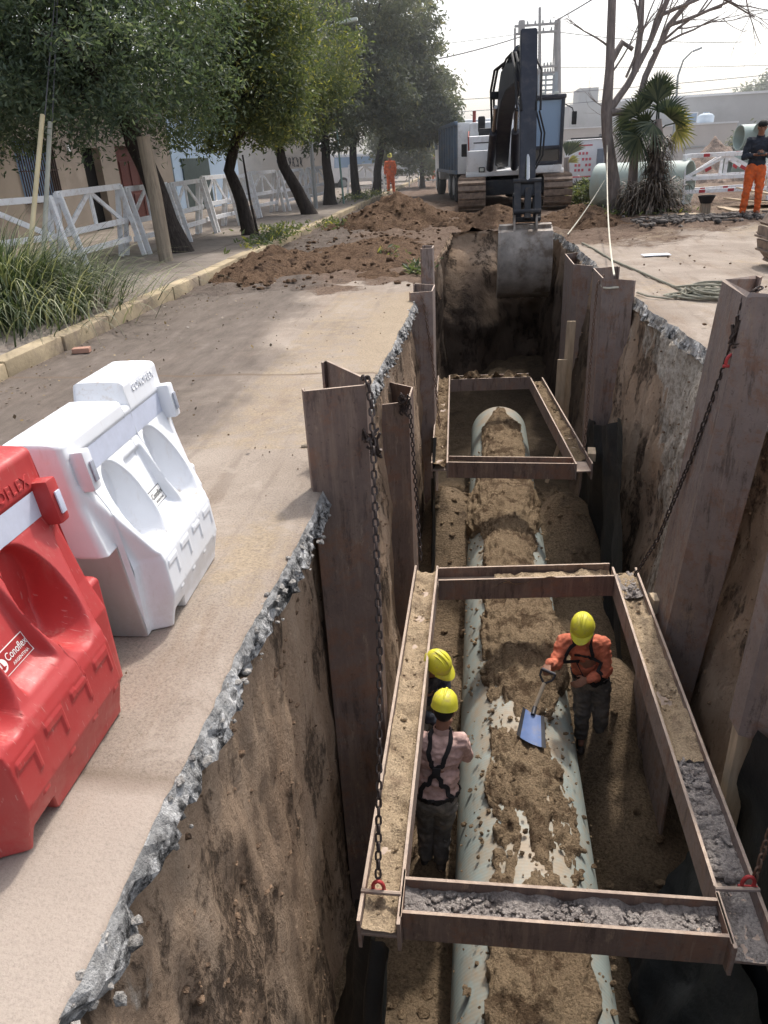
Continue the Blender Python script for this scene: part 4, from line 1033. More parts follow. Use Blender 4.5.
# palms
def fan(mb_v, mb_f, mb_r, hub, d, Rl, up, n=26, ang=1.75, droop=.25):
    Rl *= .86
    d = V(d).normalized(); s = d.cross(V(up)).normalized(); nrm = s.cross(d)
    for k in range(n):
        a = -ang + 2 * ang * k / (n - 1); L = Rl * (1 - .18 * abs(a) / ang) * random.uniform(.9, 1.05); e = d * math.cos(a) + s * math.sin(a); w_ = nrm.cross(e).normalized() if nrm.cross(e).length > 1e-3 else s
        k0 = len(mb_v); r = random.random()
        for u, ww in ((0, .006), (.35, .024), (.7, .017), (1, .002)):
            p = V(hub) + e * (L * u) + nrm * (.06 * math.sin(u * 3) * (1 if k % 2 else -1) * .3) - V((0, 0, droop * L * u * u)); mb_v.append(tuple(p + w_ * ww)); mb_v.append(tuple(p - w_ * ww)); mb_r.extend([r, r])
        for j in range(3): q = k0 + 2 * j; mb_f.append((q, q + 1, q + 3, q + 2))


pt = thing('palm_tree', 'shaggy palm with dead leaf skirt and green fan leaves', 'palm', (4.22, 20.0, .1))
mb = MB(); mb.tube([(4.22, 20, 0), (4.18, 20, .8), (4.10, 20, 1.7), (4.05, 20, 2.1)], [.2, .19, .15, .1], 12); mb.build('trunk', BARKG, pt, 60)
vs, fs, rd = [], [], []
for hub, d, Rl, up in (((4.0, 19.9, 2.45), (-.05, -.1, 1), .75, (0, 1, .1)), ((4.05, 20.1, 2.6), (.15, 0, 1), .7, (.6, 1, .1)), ((3.55, 19.8, 2.2), (-.5, -.1, .9), .6, (0, 1, .3)), ((3.62, 19.7, 1.75), (-.5, -.3, -.6), .75, (.2, 1, .3)), ((3.9, 19.6, 2.0), (-.1, -.5, -.5), .7, (0, 1, .6)), ((3.85, 20.1, 2.35), (-.4, .2, .8), .65, (.3, 1, 0)), ((4.3, 19.8, 2.1), (.3, -.3, .3), .6, (0, 1, .5)), ((4.0, 20.0, 2.7), (.03, .05, 1), .6, (1, .6, .1)), ((3.95, 20.1, 2.5), (-.18, .05, 1), .75, (.8, 1, .1)), ((4.2, 19.9, 2.2), (.35, .1, .9), .7, (.3, 1, .1)), ((3.8, 19.9, 2.0), (-.6, -.2, .3), .65, (.1, 1, .4))):
    fan(vs, fs, rd, hub, d, Rl * 1.1, up, 22, 1.0 if hub[2] > 2.3 else 1.35)
np_mesh('frond', vs, fs, PALMG, {'rnd': rd}, pt)
vs, fs, rd = [], [], []
for hub, d, Rl, up in (((4.45, 19.9, 2.0), (.7, 0, .45), .6, (0, 1, .2)), ((4.5, 19.9, 1.85), (.8, -.1, -.3), .55, (0, 1, .3))): fan(vs, fs, rd, hub, d, Rl, up, 18)
np_mesh('frond', vs, fs, PALMY, {'rnd': rd}, pt)
mb = MB()
for h, e in (((4.05, 20, 2.0), (4.0, 19.9, 2.45)), ((4.05, 20, 2.0), (3.55, 19.8, 2.2)), ((4.05, 20, 1.8), (3.62, 19.7, 1.75)), ((4.05, 20, 1.8), (4.45, 19.9, 2.0)), ((4.05, 20, 2.0), (3.9, 19.6, 2.0)), ((4.1, 20, 2.0), (4.05, 20.1, 2.6))): mb.tube([h, V(h).lerp(V(e), .5) + V((0, 0, .06)), e], .018, 6)
mb.build('leaf_stalk', PALMG, pt, 60)
def skirt():
    a = random.random() * 6.28; z = random.uniform(.5, 1.75); rr = .17
    return (4.17 + rr * math.cos(a), 20 + rr * math.sin(a), z), a + random.gauss(0, .3), random.uniform(.8, 2.2)
blades('dead_skirt', 700, skirt, (.25, .5), .02, PALMD, pt, 1.3, 5)
def skirt2():
    a = random.random() * 6.28; rr = random.uniform(.15, .75)
    return (4.1 + rr * math.cos(a), 20 + rr * .7 * math.sin(a), random.uniform(.15, .75)), a + random.gauss(0, .4), random.uniform(.8, 2.0)
blades('dead_frond', 800, skirt2, (.35, .8), .018, PALMD, pt, 1.4, 5)
p2 = thing('palm_tree', 'thin second palm stem between the bare tree and shaggy palm', 'palm', (3.72, 20.4, .1))
mb = MB(); mb.tube([(3.72, 20.4, 0), (3.7, 20.4, .9), (3.64, 20.3, 1.9)], [.15, .12, .09], 10); mb.build('trunk', BARKG, p2, 60)
vs, fs, rd = [], [], []
for hub, d, Rl, up in (((3.6, 20.2, 1.95), (-.4, -.3, -.7), .7, (0, 1, .5)), ((3.62, 20.3, 2.1), (.1, -.2, -.8), .75, (0, 1, .4)), ((3.5, 20.3, 2.2), (-.6, 0, .6), .6, (0, 1, 0))): fan(vs, fs, rd, hub, d, Rl, up, droop=.4)
np_mesh('frond', vs, fs, PALMG, {'rnd': rd}, p2)
p3 = thing('palm_tree', 'small palm frond plant right behind the excavator cab', 'palm', (2.8, 27, .0))
mb = MB(); mb.tube([(2.8, 27, 0), (2.77, 27, .8), (2.74, 27, 1.3)], [.13, .11, .08], 10); mb.build('trunk', BARKG, p3, 60)
vs, fs, rd = [], [], []
for hub, d, Rl, up in (((2.78, 26.9, 1.35), (.55, 0, .8), .9, (0, 1, .2)), ((2.72, 26.9, 1.35), (.1, 0, 1), .8, (0, 1, .2))): fan(vs, fs, rd, hub, d, Rl, up, 16, .4)
np_mesh('frond', vs, fs, PALMG, {'rnd': rd}, p3)
vs, fs, rd = [], [], []
fan(vs, fs, rd, (2.8, 26.9, 1.15), (.4, 0, .3), .5, (0, 1, .2), 10, .5); np_mesh('frond', vs, fs, PALMY, {'rnd': rd}, p3)

# ================================================================ SOIL HEAPS
def heap(label, cx, cy, rx, ry, h, mat, seed, clods=60, rough=.35, cr=(.015, .06), n=90, flat=1.0, z0=-.05, group='heaps of excavated soil'):
    def hz(x, y):
        d = ((x - cx) / rx) ** 2 + ((y - cy) / ry) ** 2
        b = max(0, 1 - d ** .5 * (1 + .35 * fbm(x * 1.1 + seed, y * 1.1, 1)))
        return z0 + h * (b ** flat) * (1 + rough * fbm(x * 2.6, y * 2.6, seed, 5)) + (.05 * min(1, b * 6) * (1 + fbm(x * 8, y * 8, seed, 3)) if b > 0 else 0)
    mb = MB(); mb.grid([[(x, y, hz(x, y)) for x in np.linspace(cx - rx * 1.25, cx + rx * 1.25, n)] for y in np.linspace(cy - ry * 1.25, cy + ry * 1.25, n)])
    bmesh.ops.delete(mb.bm, geom=[f for f in mb.bm.faces if max(v.co.z for v in f.verts) <= z0 + .004 or (-.8 < f.calc_center_median().x < 1.75 and f.calc_center_median().y < YEND + .02)], context='FACES')
    for _ in range(clods):
        a = random.random() * 6.28; q = random.random() ** .5 * 1.05; x, y = cx + rx * q * math.cos(a), cy + ry * q * math.sin(a)
        if -.9 < x < 1.85 and y < YEND + .1: continue
        mb.rock((x, y, max(.01, hz(x, y))), random.uniform(*cr))
    return own('soil_heap', mb, mat, label, 'soil heap', (cx, cy, 0), 55, group)


heap('low brown soil heap on the kerb left of the road', -3.5, 12.6, .95, 1.7, .36, CLAY, 3, 120)
heap('thin spread of loose brown soil across the road', -2.0, 14.2, 1.25, 2.6, .16, CLAY, 8, 130, .6, (.02, .07))
heap('tall brown soil heap left of the excavator tracks', -2.3, 21.3, 1.55, 2.6, .74, CLAY, 12, 170)
heap('brown soil heap right below the excavator track at trench end', 2.35, 19.0, 1.0, 1.9, .42, CLAY, 15, 110)
heap('soil ramp in front of the excavator at trench end', .4, 19.6, 1.3, 2.0, .42, CLAY, 19, 90)
heap('big grey-brown dirt heap behind the striped barricade', 9.1, 33.5, 1.9, 1.9, 1.62, soil_mat('far_soil', (.27, .20, .16), (.33, .25, .2), (.2, .15, .12), 2, 20, .5, .05), 25, 20, .12, (.05, .12))
# loose stones and clods over the dug-up road
mb = MB()
for _ in range(520):
    x = random.uniform(-4.0, -.8); y = random.uniform(10.4, 22) ; mb.rock((x, y, .02), random.choice([.008, .012, .018, .03, .05]))
for _ in range(160):
    x = random.uniform(2.0, 6.5); y = random.uniform(5, 19); mb.rock((x, y, .03 + (.1 * float(sst(2.5, 4.5, x)) * float(sst(12, 16, y)))), random.choice([.005, .007, .01, .02]))
for _ in range(200):
    mb.rock((random.uniform(-4.0, -1.0), random.uniform(1, 10), .008), random.uniform(.003, .007))
kindof(mb.build('soil_clod', CLAY), 'stuff')
mb = MB()
for _ in range(230):
    x = random.uniform(3.2, 6.4); y = 17.4 + random.gauss(0, .45) + .1 * (x - 4.8); mb.rock((x, y, .13), random.uniform(.02, .085))
for _ in range(60):
    x = random.uniform(3.3, 6.2); y = 17.4 + random.gauss(0, .4); a = random.random() * 3; mb.box((x, y, .15), (random.uniform(.1, .4), .06, .03), Matrix.Rotation(a, 3, 'Z') @ Matrix.Rotation(random.uniform(-.2, .2), 3, 'X'))
kindof(mb.build('debris', simple('dark_debris', (.12, .105, .095), .75, 9, .9, .4)), 'stuff')

# light dusty haze hanging over the far part of the street
hz_ = MB().box((0, 81, 12), (190, 118, 26)).build('haze', SAND)
hm_ = bpy.data.materials.new('haze_air'); hm_.use_nodes = True; hm_.node_tree.nodes.clear()
vs_n = hm_.node_tree.nodes.new('ShaderNodeVolumeScatter'); vs_n.inputs['Density'].default_value = .0050; vs_n.inputs['Color'].default_value = (.93, .96, 1, 1); vs_n.inputs['Anisotropy'].default_value = .35
ho_ = hm_.node_tree.nodes.new('ShaderNodeOutputMaterial'); hm_.node_tree.links.new(vs_n.outputs[0], ho_.inputs['Volume'])
hz_.data.materials.clear(); hz_.data.materials.append(hm_); kindof(hz_, 'structure')

# ================================================================ ROPES, LITTER
rp = thing('rope', 'pale rope running from the right pile up past the palm', 'rope', (1.6, 9.6, .2))
def sagline(a, b, sag, n=14): return [V(a).lerp(V(b), i / n) - V((0, 0, sag * 4 * (i / n) * (1 - i / n))) for i in range(n + 1)]
mb = MB(); mb.tube(sagline((1.62, 9.55, .20), (2.95, 19.9, 1.6), .35, 20), .012, 6); mb.tube([(1.46 + .17 * math.cos(a) + .17, 9.42 + .2 * math.sin(a), .1 + .01 * math.sin(3 * a)) for a in np.linspace(0, 2 * PI, 24)], .013, 6); mb.build('line', ROPEM, rp, 60)
own('rope', MB().tube(sagline((1.75, 16.2, .02), (2.95, 19.9, .85), .05), .012, 6), ROPEM, 'second pale rope slanting from the trench edge to bare tree', 'rope', (1.75, 16.2, 0), 60)
pts = []
for i in range(300):
    a = i * .42; r = .13 + .13 * abs(math.sin(i * .13)) + .05 * math.sin(i * .71); pts.append((2.62 + r * (1.1 + .5 * math.sin(i * .031)) * math.cos(a) + .09 * math.sin(i * .053), 9.05 + r * (.9 + .4 * math.sin(i * .047)) * math.sin(a), .03 + .13 * (.5 + .5 * math.sin(i * .29)) * (.5 + .5 * math.sin(i * .11))))
pts += [(2.3, 9.0, .02), (2.1, 8.95, .02), (1.95, 9.1, .02), (1.86, 9.3, .03)]
own('rope_coil', MB().tube(pts, .012, 5), ROPEG, 'tangled grey rope coil lying on the ground right of trench', 'rope', (2.62, 9.05, 0), 60)
own('cable', MB().tube([(2.42, 9.4, .02), (2.3, 10.2, .02), (2.2, 11.0, .02), (2.02, 12.2, .02), (1.95, 13.6, .02), (1.85, 14.6, .02)], .018, 6), ROPEG, 'thin dark cable on the ground leading away from the coil', 'cable', (2.42, 9.4, 0), 60)
own('paper_litter', MB().box((-5.0, 6.55, .03), (.22, .10, .03), Matrix.Rotation(.4, 3, 'Z'), .008), PAPER, 'crumpled pale blue litter on the road at left photo edge', 'litter', (-5.0, 6.55, 0))
own('brick_piece', MB().box((-3.98, 6.9, .03), (.17, .10, .05), Matrix.Rotation(.25, 3, 'Z'), .008), BRICKM, 'pinkish broken brick lying on road below the grass', 'brick', (-3.98, 6.9, 0))
own('paper_litter', MB().box((2.75, 12.6, .03), (.42, .2, .012), Matrix.Rotation(.1, 3, 'Z')), PAPER, 'flat white litter on the sand beyond the rope coil', 'litter', (2.75, 12.6, 0))
own('stick', MB().tube([(-1.12, 4.25, .01), (-1.0, 4.28, .015), (-.93, 4.3, .01)], .012, 6), WOOD, 'short dark stick on the road beyond the white barrier', 'stick', (-1.12, 4.25, 0))
bk = thing('plant_pot', 'black bowl standing on a small box in front of palm', 'bowl', (5.0, 18.5, .1)); mb = MB(); mb.lathe([(.001, .24), (.12, .24), (.19, .40), (.175, .40), (.11, .26), (.001, .26)], (5.0, 18.5, .1), n=20); mb.build('bowl', BLACKM, bk, 50); MB().box((5.0, 18.5, .23), (.2, .16, .24), None, .01).build('stand', WOOD, bk)
own('board_scrap', MB().box((4.65, 18.2, .14), (.5, .35, .03), Matrix.Rotation(.5, 3, 'Z')), WOODP, 'yellowish board scrap lying left of the black bowl', 'board', (4.65, 18.2, .1))

# ================================================================ FENCES (white timber trestles)
def trestle(L=2.1, H=1.2, paint=WPAINT, stripes=False):
    t = thing('trestle_barricade', 'x', 'barricade'); h = L / 2
    for s, z in ((0, H), (0, .62), (0, .3)): MB().box((0, s, z), (L, .04, .095), None, .004).build('rail', paint, t, local=True)
    for x in (-h + .05, h - .05):
        for s in (-1, 1): MB().bar((x, .02 * s, H + .02), (x, .24 * s, 0), .09, .05, (1, 0, 0), .004).build('leg', paint, t, local=True)
    MB().bar((0, .03, .62), (0, .03, H), .085, .03, (0, 1, 0)).build('post', paint, t, local=True)
    for s in (-1, 1): MB().bar((0, .035, H - .02), (s * (h - .12), .035, .64), .08, .028, (0, 1, 0)).build('brace', paint, t, local=True)
    if stripes:
        for x, z, a in ((-.55, H, .8), (.45, H, -.8), (-.55, .30, .8), (.2, .30, -.8)): MB().box((x, -.022, z), (.16, .006, .074), None).build('stripe', RPAINT, t, local=True)
        for x, z, s in ((-.45, .82, 1), (.45, .82, -1)): MB().box((x, .016, z), (.16, .012, .075), Matrix.Rotation(-s * .5, 3, 'Y')).build('stripe', RPAINT, t, local=True)
    return t


proto = trestle(); first = True
FP = [((-7.7, 9.5), (-6.78, 11.9), 'nearest white trestle barricade, partly behind the long grass'), ((-6.75, 12.05), (-6.66, 14.2), 'white trestle barricade left of the leaning timber post'), ((-6.66, 14.35), (-6.64, 16.35), 'white trestle barricade behind the leaning timber post'), ((-6.62, 16.5), (-6.65, 18.4), 'white trestle barricade seen between post and second trunk'),
      ((-6.68, 18.6), (-6.72, 20.6), 'white trestle barricade behind the slender second tree'), ((-6.75, 20.8), (-6.85, 22.9), 'white trestle barricade left of the leaning dark tree'), ((-6.85, 23.1), (-6.7, 25.6), 'white trestle barricade right behind the leaning dark tree'), ((-6.6, 25.8), (-6.4, 28.4), 'white trestle barricade behind the short thick trunk'), ((-6.3, 28.7), (-6.0, 31.2), 'white trestle barricade between green post and tall tree'), ((-5.7, 34.5), (-4.5, 36.2), 'white trestle barricade between the two far trunks'),
      ((-3.5, 44.0), (-1.5, 44.2), 'white trestle barricade across the road behind orange walker'), ((-1.3, 44.2), (.7, 44.4), 'white trestle barricade across the road left of truck'), ((-6.0, 43.7), (-3.9, 43.9), 'white trestle barricade across the far road at the trees')]
for (x0, y0), (x1, y1), lab in FP:
    t = proto if first else copy_tree(proto); first = False
    t.location = ((x0 + x1) / 2, (y0 + y1) / 2, .12 if x0 < -4.4 and y0 < 40 else 0.0); t.rotation_euler = (random.uniform(-.02, .02), random.uniform(-.015, .015), math.atan2(y1 - y0, x1 - x0)); L = math.hypot(x1 - x0, y1 - y0); t.scale = (L / 2.1, 1, 1 + random.uniform(-.03, .03))
    tag(t, lab, 'barricade', 'white timber trestle barricades')
    if 'short thick' in lab: text_mesh('5', .5, .004, lambda x, y, z: V((.55 + x, -.03 - z, .42 + y)), 'number', LOGO_K, t)
sp_ = trestle(2.3, 1.15, WPAINT, True); sp_.location = (6.3, 21.9, .1); sp_.rotation_euler = (0, 0, .12); tag(sp_, 'red and white striped barricade standing right of the palm', 'barricade', 'striped barricades')
s2 = copy_tree(sp_); s2.location = (6.5, 23.0, .1); s2.rotation_euler = (0, 0, .42); tag(s2, 'second striped barricade just behind the front striped one', 'barricade', 'striped barricades')

# posts, stakes, lamp, wires
own('timber_post', MB().tube([(-5.61, 13.2, .05), (-5.62, 13.22, 1.2), (-5.65, 13.25, 1.6), (-5.67, 13.25, 2.12)], [.125, .12, .115, .11], 14), WOOD, 'leaning weathered timber post in front of the large tree', 'post', (-5.61, 13.2, .1), 50)
for lab, a, b, m in (('yellow guy wire sleeve rising from the long grass', (-6.42, 10.2, .4), (-6.4, 11.5, 2.41), YSTAKE), ('grey guy wire sleeve beside the yellow one', (-6.4, 10.5, .3), (-6.4, 11.67, 2.32), GSTAKE)):
    t = thing('guy_wire', lab, 'guy wire', a, 0, 'guy wires in the grass'); MB().tube([a, V(a).lerp(V(b), .5), b], .035, 10).build('sleeve', m, t, 50); MB().tube([V(b) - V((0, 0, .1)), V(b) + (V(b) - V(a)).normalized() * 4.5], .010, 6).build('wire', WIREM, t, 50)
own('post', MB().tube([(-5.0, 28.6, .1), (-5.05, 28.6, 1.6), (-5.1, 28.6, 3.2)], .035, 8), simple('green_post', (.22, .36, .33), .1, 4), 'thin green metal post beside the short thick trunk', 'post', (-5.0, 28.6, .1), 50)
own('young_tree_stake', MB().tube([(-5.05, 17.3, .1), (-5.15, 17.3, .9), (-5.2, 17.3, 1.8)], [.03, .028, .02], 8), BARK, 'thin dark stem beside the slender second tree', 'stem', (-5.05, 17.3, .1), 50)
lp = thing('street_lamp', 'tall street lamp rising behind the palm', 'street lamp', (6.75, 30, 0)); mb = MB(); mb.tube([(6.75, 30, 0), (6.68, 30, 2.5), (6.62, 30, 3.6), (6.72, 29.9, 4.05), (6.95, 29.8, 4.28)], [.05, .042, .035, .028, .025], 10); mb.build('pole', GALV, lp, 60); MB().box((7.1, 29.75, 4.32), (.3, .12, .06), Matrix.Rotation(-.3, 3, 'Y'), .02).build('lamp_head', GALV, lp, 50)
l2 = thing('street_lamp', 'street lamp half hidden in the crowns of the left trees', 'street lamp', (-5.6, 26.5, .12)); MB().tube([(-5.6, 26.5, .1), (-5.6, 26.5, 4.6), (-5.3, 26.5, 5.15), (-4.4, 26.4, 5.35)], [.07, .055, .045, .04], 10).build('pole', GALV, l2, 60); MB().box((-4.1, 26.35, 5.38), (.6, .2, .1), Matrix.Rotation(-.1, 3, 'Y'), .03).build('lamp_head', LAMPM, l2, 50)

# electric pole frame behind the excavator
ep = thing('utility_pole', 'utility pole frame with crossarms towering behind the excavator', 'utility pole', (3.5, 40, 0))
mb = MB(); mb.tube([(3.55, 40, 0), (3.48, 40, 3.8), (3.32, 40, 6.75)], [.19, .17, .14], 12); mb.build('pole', CONCP, ep, 60)
mb = MB(); mb.tube([(1.45, 40, 0), (1.47, 40, 5.2), (1.43, 40, 6.55)], .05, 8); mb.build('pole', CONCP, ep, 60)
mb = MB(); mb.tube([(2.70, 40.2, 0), (2.62, 40.2, 5), (2.52, 40.2, 7.3)], [.09, .08, .06], 10); mb.build('pole', CONCP, ep, 60)
for z, x0, x1 in ((6.60, 1.4, 3.3), (6.30, 1.4, 3.35), (4.95, 2.55, 3.4), (4.70, 2.6, 3.4)):
    arm = MB().box(((x0 + x1) / 2, 39.85, z), (x1 - x0, .1, .09)).build('crossarm', CONCP, ep); q = MB()
    for x in np.linspace(x0 + .25, x1 - .3, 5 if x0 < 2 else 3): q.lathe([(.03, 0), (.05, .04), (.03, .07), (.045, .1), (.01, .14)], (x, 39.85, z + .045), n=8)
    q.build('insulator', GALV, arm, 50)
MB().tube([(3.2, 39.85, 6.5), (3.2, 39.85, 4.7)], .03, 6).build('stay', CONCP, ep, 60); MB().box((1.72, 39.85, 6.55), (.3, .25, .55), None, .08).build('surge_arrester', CONCP, ep, 50)
def wire(lab, a, b, sag, r=.012): own('overhead_wire', MB().tube(sagline(a, b, sag, 18), r, 5, False), WIREM, lab, 'wire', a, 60, 'overhead wires')
wire('thick overhead cable sagging left from the utility pole', (-9, 30, 4.5), (2.3, 40, 6.35), .5, .022)
wire('upper thin overhead wire crossing left of the pole', (-30, 46, 6.5), (1.4, 40, 6.3), .3, .01)
wire('overhead wire running right from the pole top', (3.3, 40, 6.3), (12, 42, 5.6), .15, .014)
wire('thick overhead cable in the sky up right of excavator', (3.3, 40, 6.75), (5.6, 24, 6.6), .1, .026)
wire('lower overhead wire passing behind the excavator boom', (-12, 40, 4.0), (16, 40, 4.2), .25, .012)
wire('lowest overhead wire passing behind the excavator boom', (-12, 41, 3.5), (16, 43, 4.0), .3, .012)
wire('overhead wire in the upper right above the grey building', (4, 45, 5.3), (30, 48, 5.0), .3, .012)

# ================================================================ BUILDINGS
hs_ = thing('house', 'beige house with barred window behind the large tree', 'house', (-10.6, 17, .12))
X = -10.45
mb = MB()
for y0, y1, z0, z1 in ((8, 17.2, .1, 3.6), (17.2, 18.9, .1, 1.0), (17.2, 18.9, 2.35, 3.6), (18.9, 20.3, .1, 3.6), (20.3, 21.3, 2.2, 3.6), (21.3, 22.3, .1, 3.6), (22.3, 24.5, 2.25, 3.6), (24.5, 26.4, .1, 3.6)): mb.box((X - .15, (y0 + y1) / 2, (z0 + z1) / 2), (.3, y1 - y0, z1 - z0))
mb.box((X - 4.3, 17.2, 1.85), (.3, 18.4, 3.5)); mb.box((X - 2.2, 8.15, 1.85), (4.1, .3, 3.5)); mb.build('wall', HOUSE, hs_)
MB().box((X - 2.1, 17.2, 3.7), (4.9, 18.8, .18), None, .01).build('roof', HOUSE, hs_)
wn = MB().box((X - .2, 18.05, 1.675), (.03, 1.7, 1.35)).build('window', GLASS, hs_); mb = MB()
for y in np.arange(17.25, 18.9, .105): mb.bar((X + .03, y, 1.0), (X + .03, y, 2.36), .02, .02, (1, 0, 0))
for z in (1.02, 1.7, 2.34): mb.bar((X + .03, 17.2, z), (X + .03, 18.9, z), .025, .02)
mb.build('window_bars', IRON, wn)
MB().box((X - .22, 20.8, 1.15), (.03, 1.0, 2.1)).build('doorway', DARK, hs_)
dr = MB().box((X - .1, 23.4, 1.18), (.06, 2.15, 2.12), None, .01).build('door', DOORM, hs_); mb = MB()
for y in (22.75, 23.4, 24.05):
    for z in (.6, 1.5): mb.box((X - .06, y, z), (.03, .45, .7), None, .02)
mb.build('door_panel', DOORM, dr); MB().box((X + .03, 19.6, 2.2), (.06, .14, .2), None, .02).build('wall_lamp', WPAINT, hs_)
b2 = thing('house', 'house with light blue wall behind the white fence', 'house', (-10.6, 30, .12)); MB().box((-12, 30.2, 1.7), (3.1, 7.4, 3.3)).build('wall', HOUSEB, b2); MB().box((-10.44, 28.7, 1.0), (.06, 2.8, 1.75), None, .02).build('gate', simple('dark_green_gate', (.05, .08, .08), .2, 4, .5), b2); MB().box((-12, 30.2, 3.42), (3.4, 7.6, .14)).build('roof', HOUSEW, b2)
b3 = thing('house', 'cream gabled wall with scrawled graffiti between the trunks', 'house', (-9.2, 39, .0)); mb = MB(); mb.prism([(-2.4, 0), (2.0, 0), (2.0, 1.9), (.3, 2.75), (-2.4, 2.75)], (-9.0, 36.5, 0), (1, .25, 0), (0, 0, 1), (-.25, 1, 0), 5.0); mb.build('wall', HOUSEW, b3)
mb = MB(); yv = lambda u, z: V((-9.0, 36.5, 0)) + V((1, .25, 0)) * u + V((.25, -1, 0)) * .01 + V((0, 0, z))
for s in range(7): mb.tube([yv(-.3 + s * .17 + .06 * math.sin(k * 2.1 + s), 1.55 + .22 * math.sin(k * 1.3 + s * 2)) for k in range(7)], .018, 5)
mb.build('graffiti', DGREY, b3)
g1b = thing('warehouse', 'long grey flat-roofed building in the far right distance', 'building', (11, 52, 0))
MB().box((11.4, 55, 1.92), (12.4, 8, 3.84)).build('wall', BGREY, g1b); MB().box((12.8, 55, 3.90), (9.0, 8.2, .12)).build('roof', BROOF, g1b); MB().box((6.55, 55, 4.3), (1.2, 3, 1.0)).build('roof_tank_house', BGREY, g1b)
wnw = MB().box((12.2, 50.98, 2.75), (.9, .05, .62)).build('window', BROOF, g1b); MB().box((12.32, 50.94, 2.75), (.5, .03, .5)).build('pane', GLASS, wnw)
g2b = thing('warehouse', 'low pale warehouse in front of the grey building', 'building', (9.5, 45, 0)); mb = MB(); mb.box((10.5, 47, 1.14), (4.8, 6, 2.28)); mb.build('wall', BPALE, g2b); MB().box((10.5, 47, 2.32), (4.9, 6.1, .08)).build('roof', BROOF, g2b); dd_ = MB().box((11.3, 43.97, .62), (1.6, .04, 1.2)).build('door', BROOF, g2b); MB().box((11.3, 43.9, 1.27), (2.0, .12, .08)).build('lintel', BGREY, g2b)
g3b = thing('warehouse', 'low cream wall building left of the low warehouse', 'building', (5.5, 43, 0)); MB().box((4.9, 46, 1.2), (4.4, 5, 2.4)).build('wall', BPALE, g3b); MB().box((4.9, 46, 2.43), (4.5, 5.1, .06)).build('roof', BROOF, g3b); MB().box((6.1, 43.46, .75), (.9, .04, 1.2)).build('door', simple('pale_blue_door', (.45, .54, .60), .06, 3), g3b)
g4b = thing('house', 'far pale house at the end of the road', 'house', (-1, 75, 0)); MB().box((-1.5, 79, 1.7), (14, 7, 3.4)).build('wall', BGREY, g4b); MB().box((-1.5, 79, 3.45), (14.4, 7.4, .12)).build('roof', BROOF, g4b); MB().box((-3, 75.46, 1.6), (1.4, .05, 1.2)).build('window', GLASS, g4b); MB().box((1, 75.46, 1.2), (1.2, .05, 2.2)).build('door', DOORM, g4b); MB().box((2.6, 75.46, 2.3), (1.5, .05, .8)).build('window', GLASS, g4b)
tk = thing('water_tank', 'pale blue roof tank on the low warehouse', 'tank', (11.7, 45.5, 2.36)); MB().lathe([(.001, 0), (.40, 0), (.42, .08), (.42, .32), (.32, .42), (.15, .47), (.15, .52), (.001, .52)], (11.7, 45.5, 2.36), n=24).build('shell', TANKM, tk, 50)

# ================================================================ SITE THINGS ON THE RIGHT
def pipe_seg(label, c, ax, R, L, group='spare pipe sections'):
    t = thing('pipe_section', label, 'pipe', c, 0, group); a = V(ax).normalized(); c = V(c) - a * (L / 2)
    mb = MB(); mb.lathe([(R, 0), (R, L), (R - .03, L), (R - .03, 0)], c, a, 36, True); mb.build('barrel', PIPEG, t, 40)
    return t
pipe_seg('large pale pipe section lying behind the palm', (4.3, 22.35, .60), (1, -.62, 0), .56, 2.5)
for lab, (ex_, ey_, ez_), R_ in (('upper left stacked pipe behind the man in navy', (8.32, 28, 1.62), .37), ('upper right stacked pipe behind the man in navy', (8.72, 27.4, 1.66), .38), ('lower left stacked pipe behind the man in navy', (8.05, 28.0, .80), .40), ('lower right stacked pipe behind the man in navy', (8.75, 27.2, .82), .42)):
    a_ = V((1, .22, 0)).normalized(); pipe_seg(lab, V((ex_, ey_, ez_)) + a_ * 1.6, a_, R_, 3.2)
own('white_panel', MB().box((9.25, 27.0, 1.6), (.5, .06, 1.7), Matrix.Rotation(.06, 3, 'Y'), .01), SIGNW, 'plain white board standing above the man in navy', 'board', (9.25, 27.0, .7))
pl = None
for k, (lab, dz, a) in enumerate((('bottom plywood sheet of the stack behind man in navy', .13, .0), ('middle plywood sheet of the stack behind man in navy', .22, .12), ('top tilted plywood sheet behind the man in navy', .36, -.1))):
    own('plywood_sheet', MB().box((6.75 + .1 * k, 19.3 + .3 * k, dz), (2.2 - .3 * k, 1.3, .035), Matrix.Rotation(a, 3, 'Z') @ Matrix.Rotation(.10 * k, 3, 'Y'), .003), WOODP, lab, 'plywood', (6.75, 19.3, .1), None, 'plywood sheets')
sg = thing('site_trailer', 'white site trailer with red writing behind excavator cab', 'trailer', (3.9, 31.5, 0))
MB().box((3.75, 32.5, 1.08), (1.28, 2.2, 1.5), None, .06).build('body', SIGNW, sg, 40); mb = MB()
for z in (.55, 1.62): mb.box((3.55, 31.39, z), (.7, .012, .05))
sgm = mb.build('red_line', SIGNR, sg); mb = MB()
for r_, z in enumerate((1.35, 1.15, .95, .78)):
    for c_ in range(5):
        if (r_ * 3 + c_) % 4: MB().box((3.32 + c_ * .13, 31.39, z), (.085, .012, .09)).build('red_writing', SIGNR, sg)
mb.bm.free()
MB().box((4.42, 32.4, 1.1), (.05, 2.3, 1.8), None, .02).build('side_frame', DGREY, sg); MB().box((3.75, 31.38, 1.86), (1.34, .06, .06)).build('top_frame', DGREY, sg); MB().box((3.75, 32.3, .2), (1.2, 2, .12)).build('chassis', DGREY, sg)
for x in (3.25, 4.3): MB().lathe([(.02, -.1), (.24, -.1), (.27, -.05), (.27, .05), (.24, .1), (.02, .1)], (x, 32.5, .27), (1, 0, 0), 18).build('wheel', BLACKM, sg, 50)
sg.location.x += .22
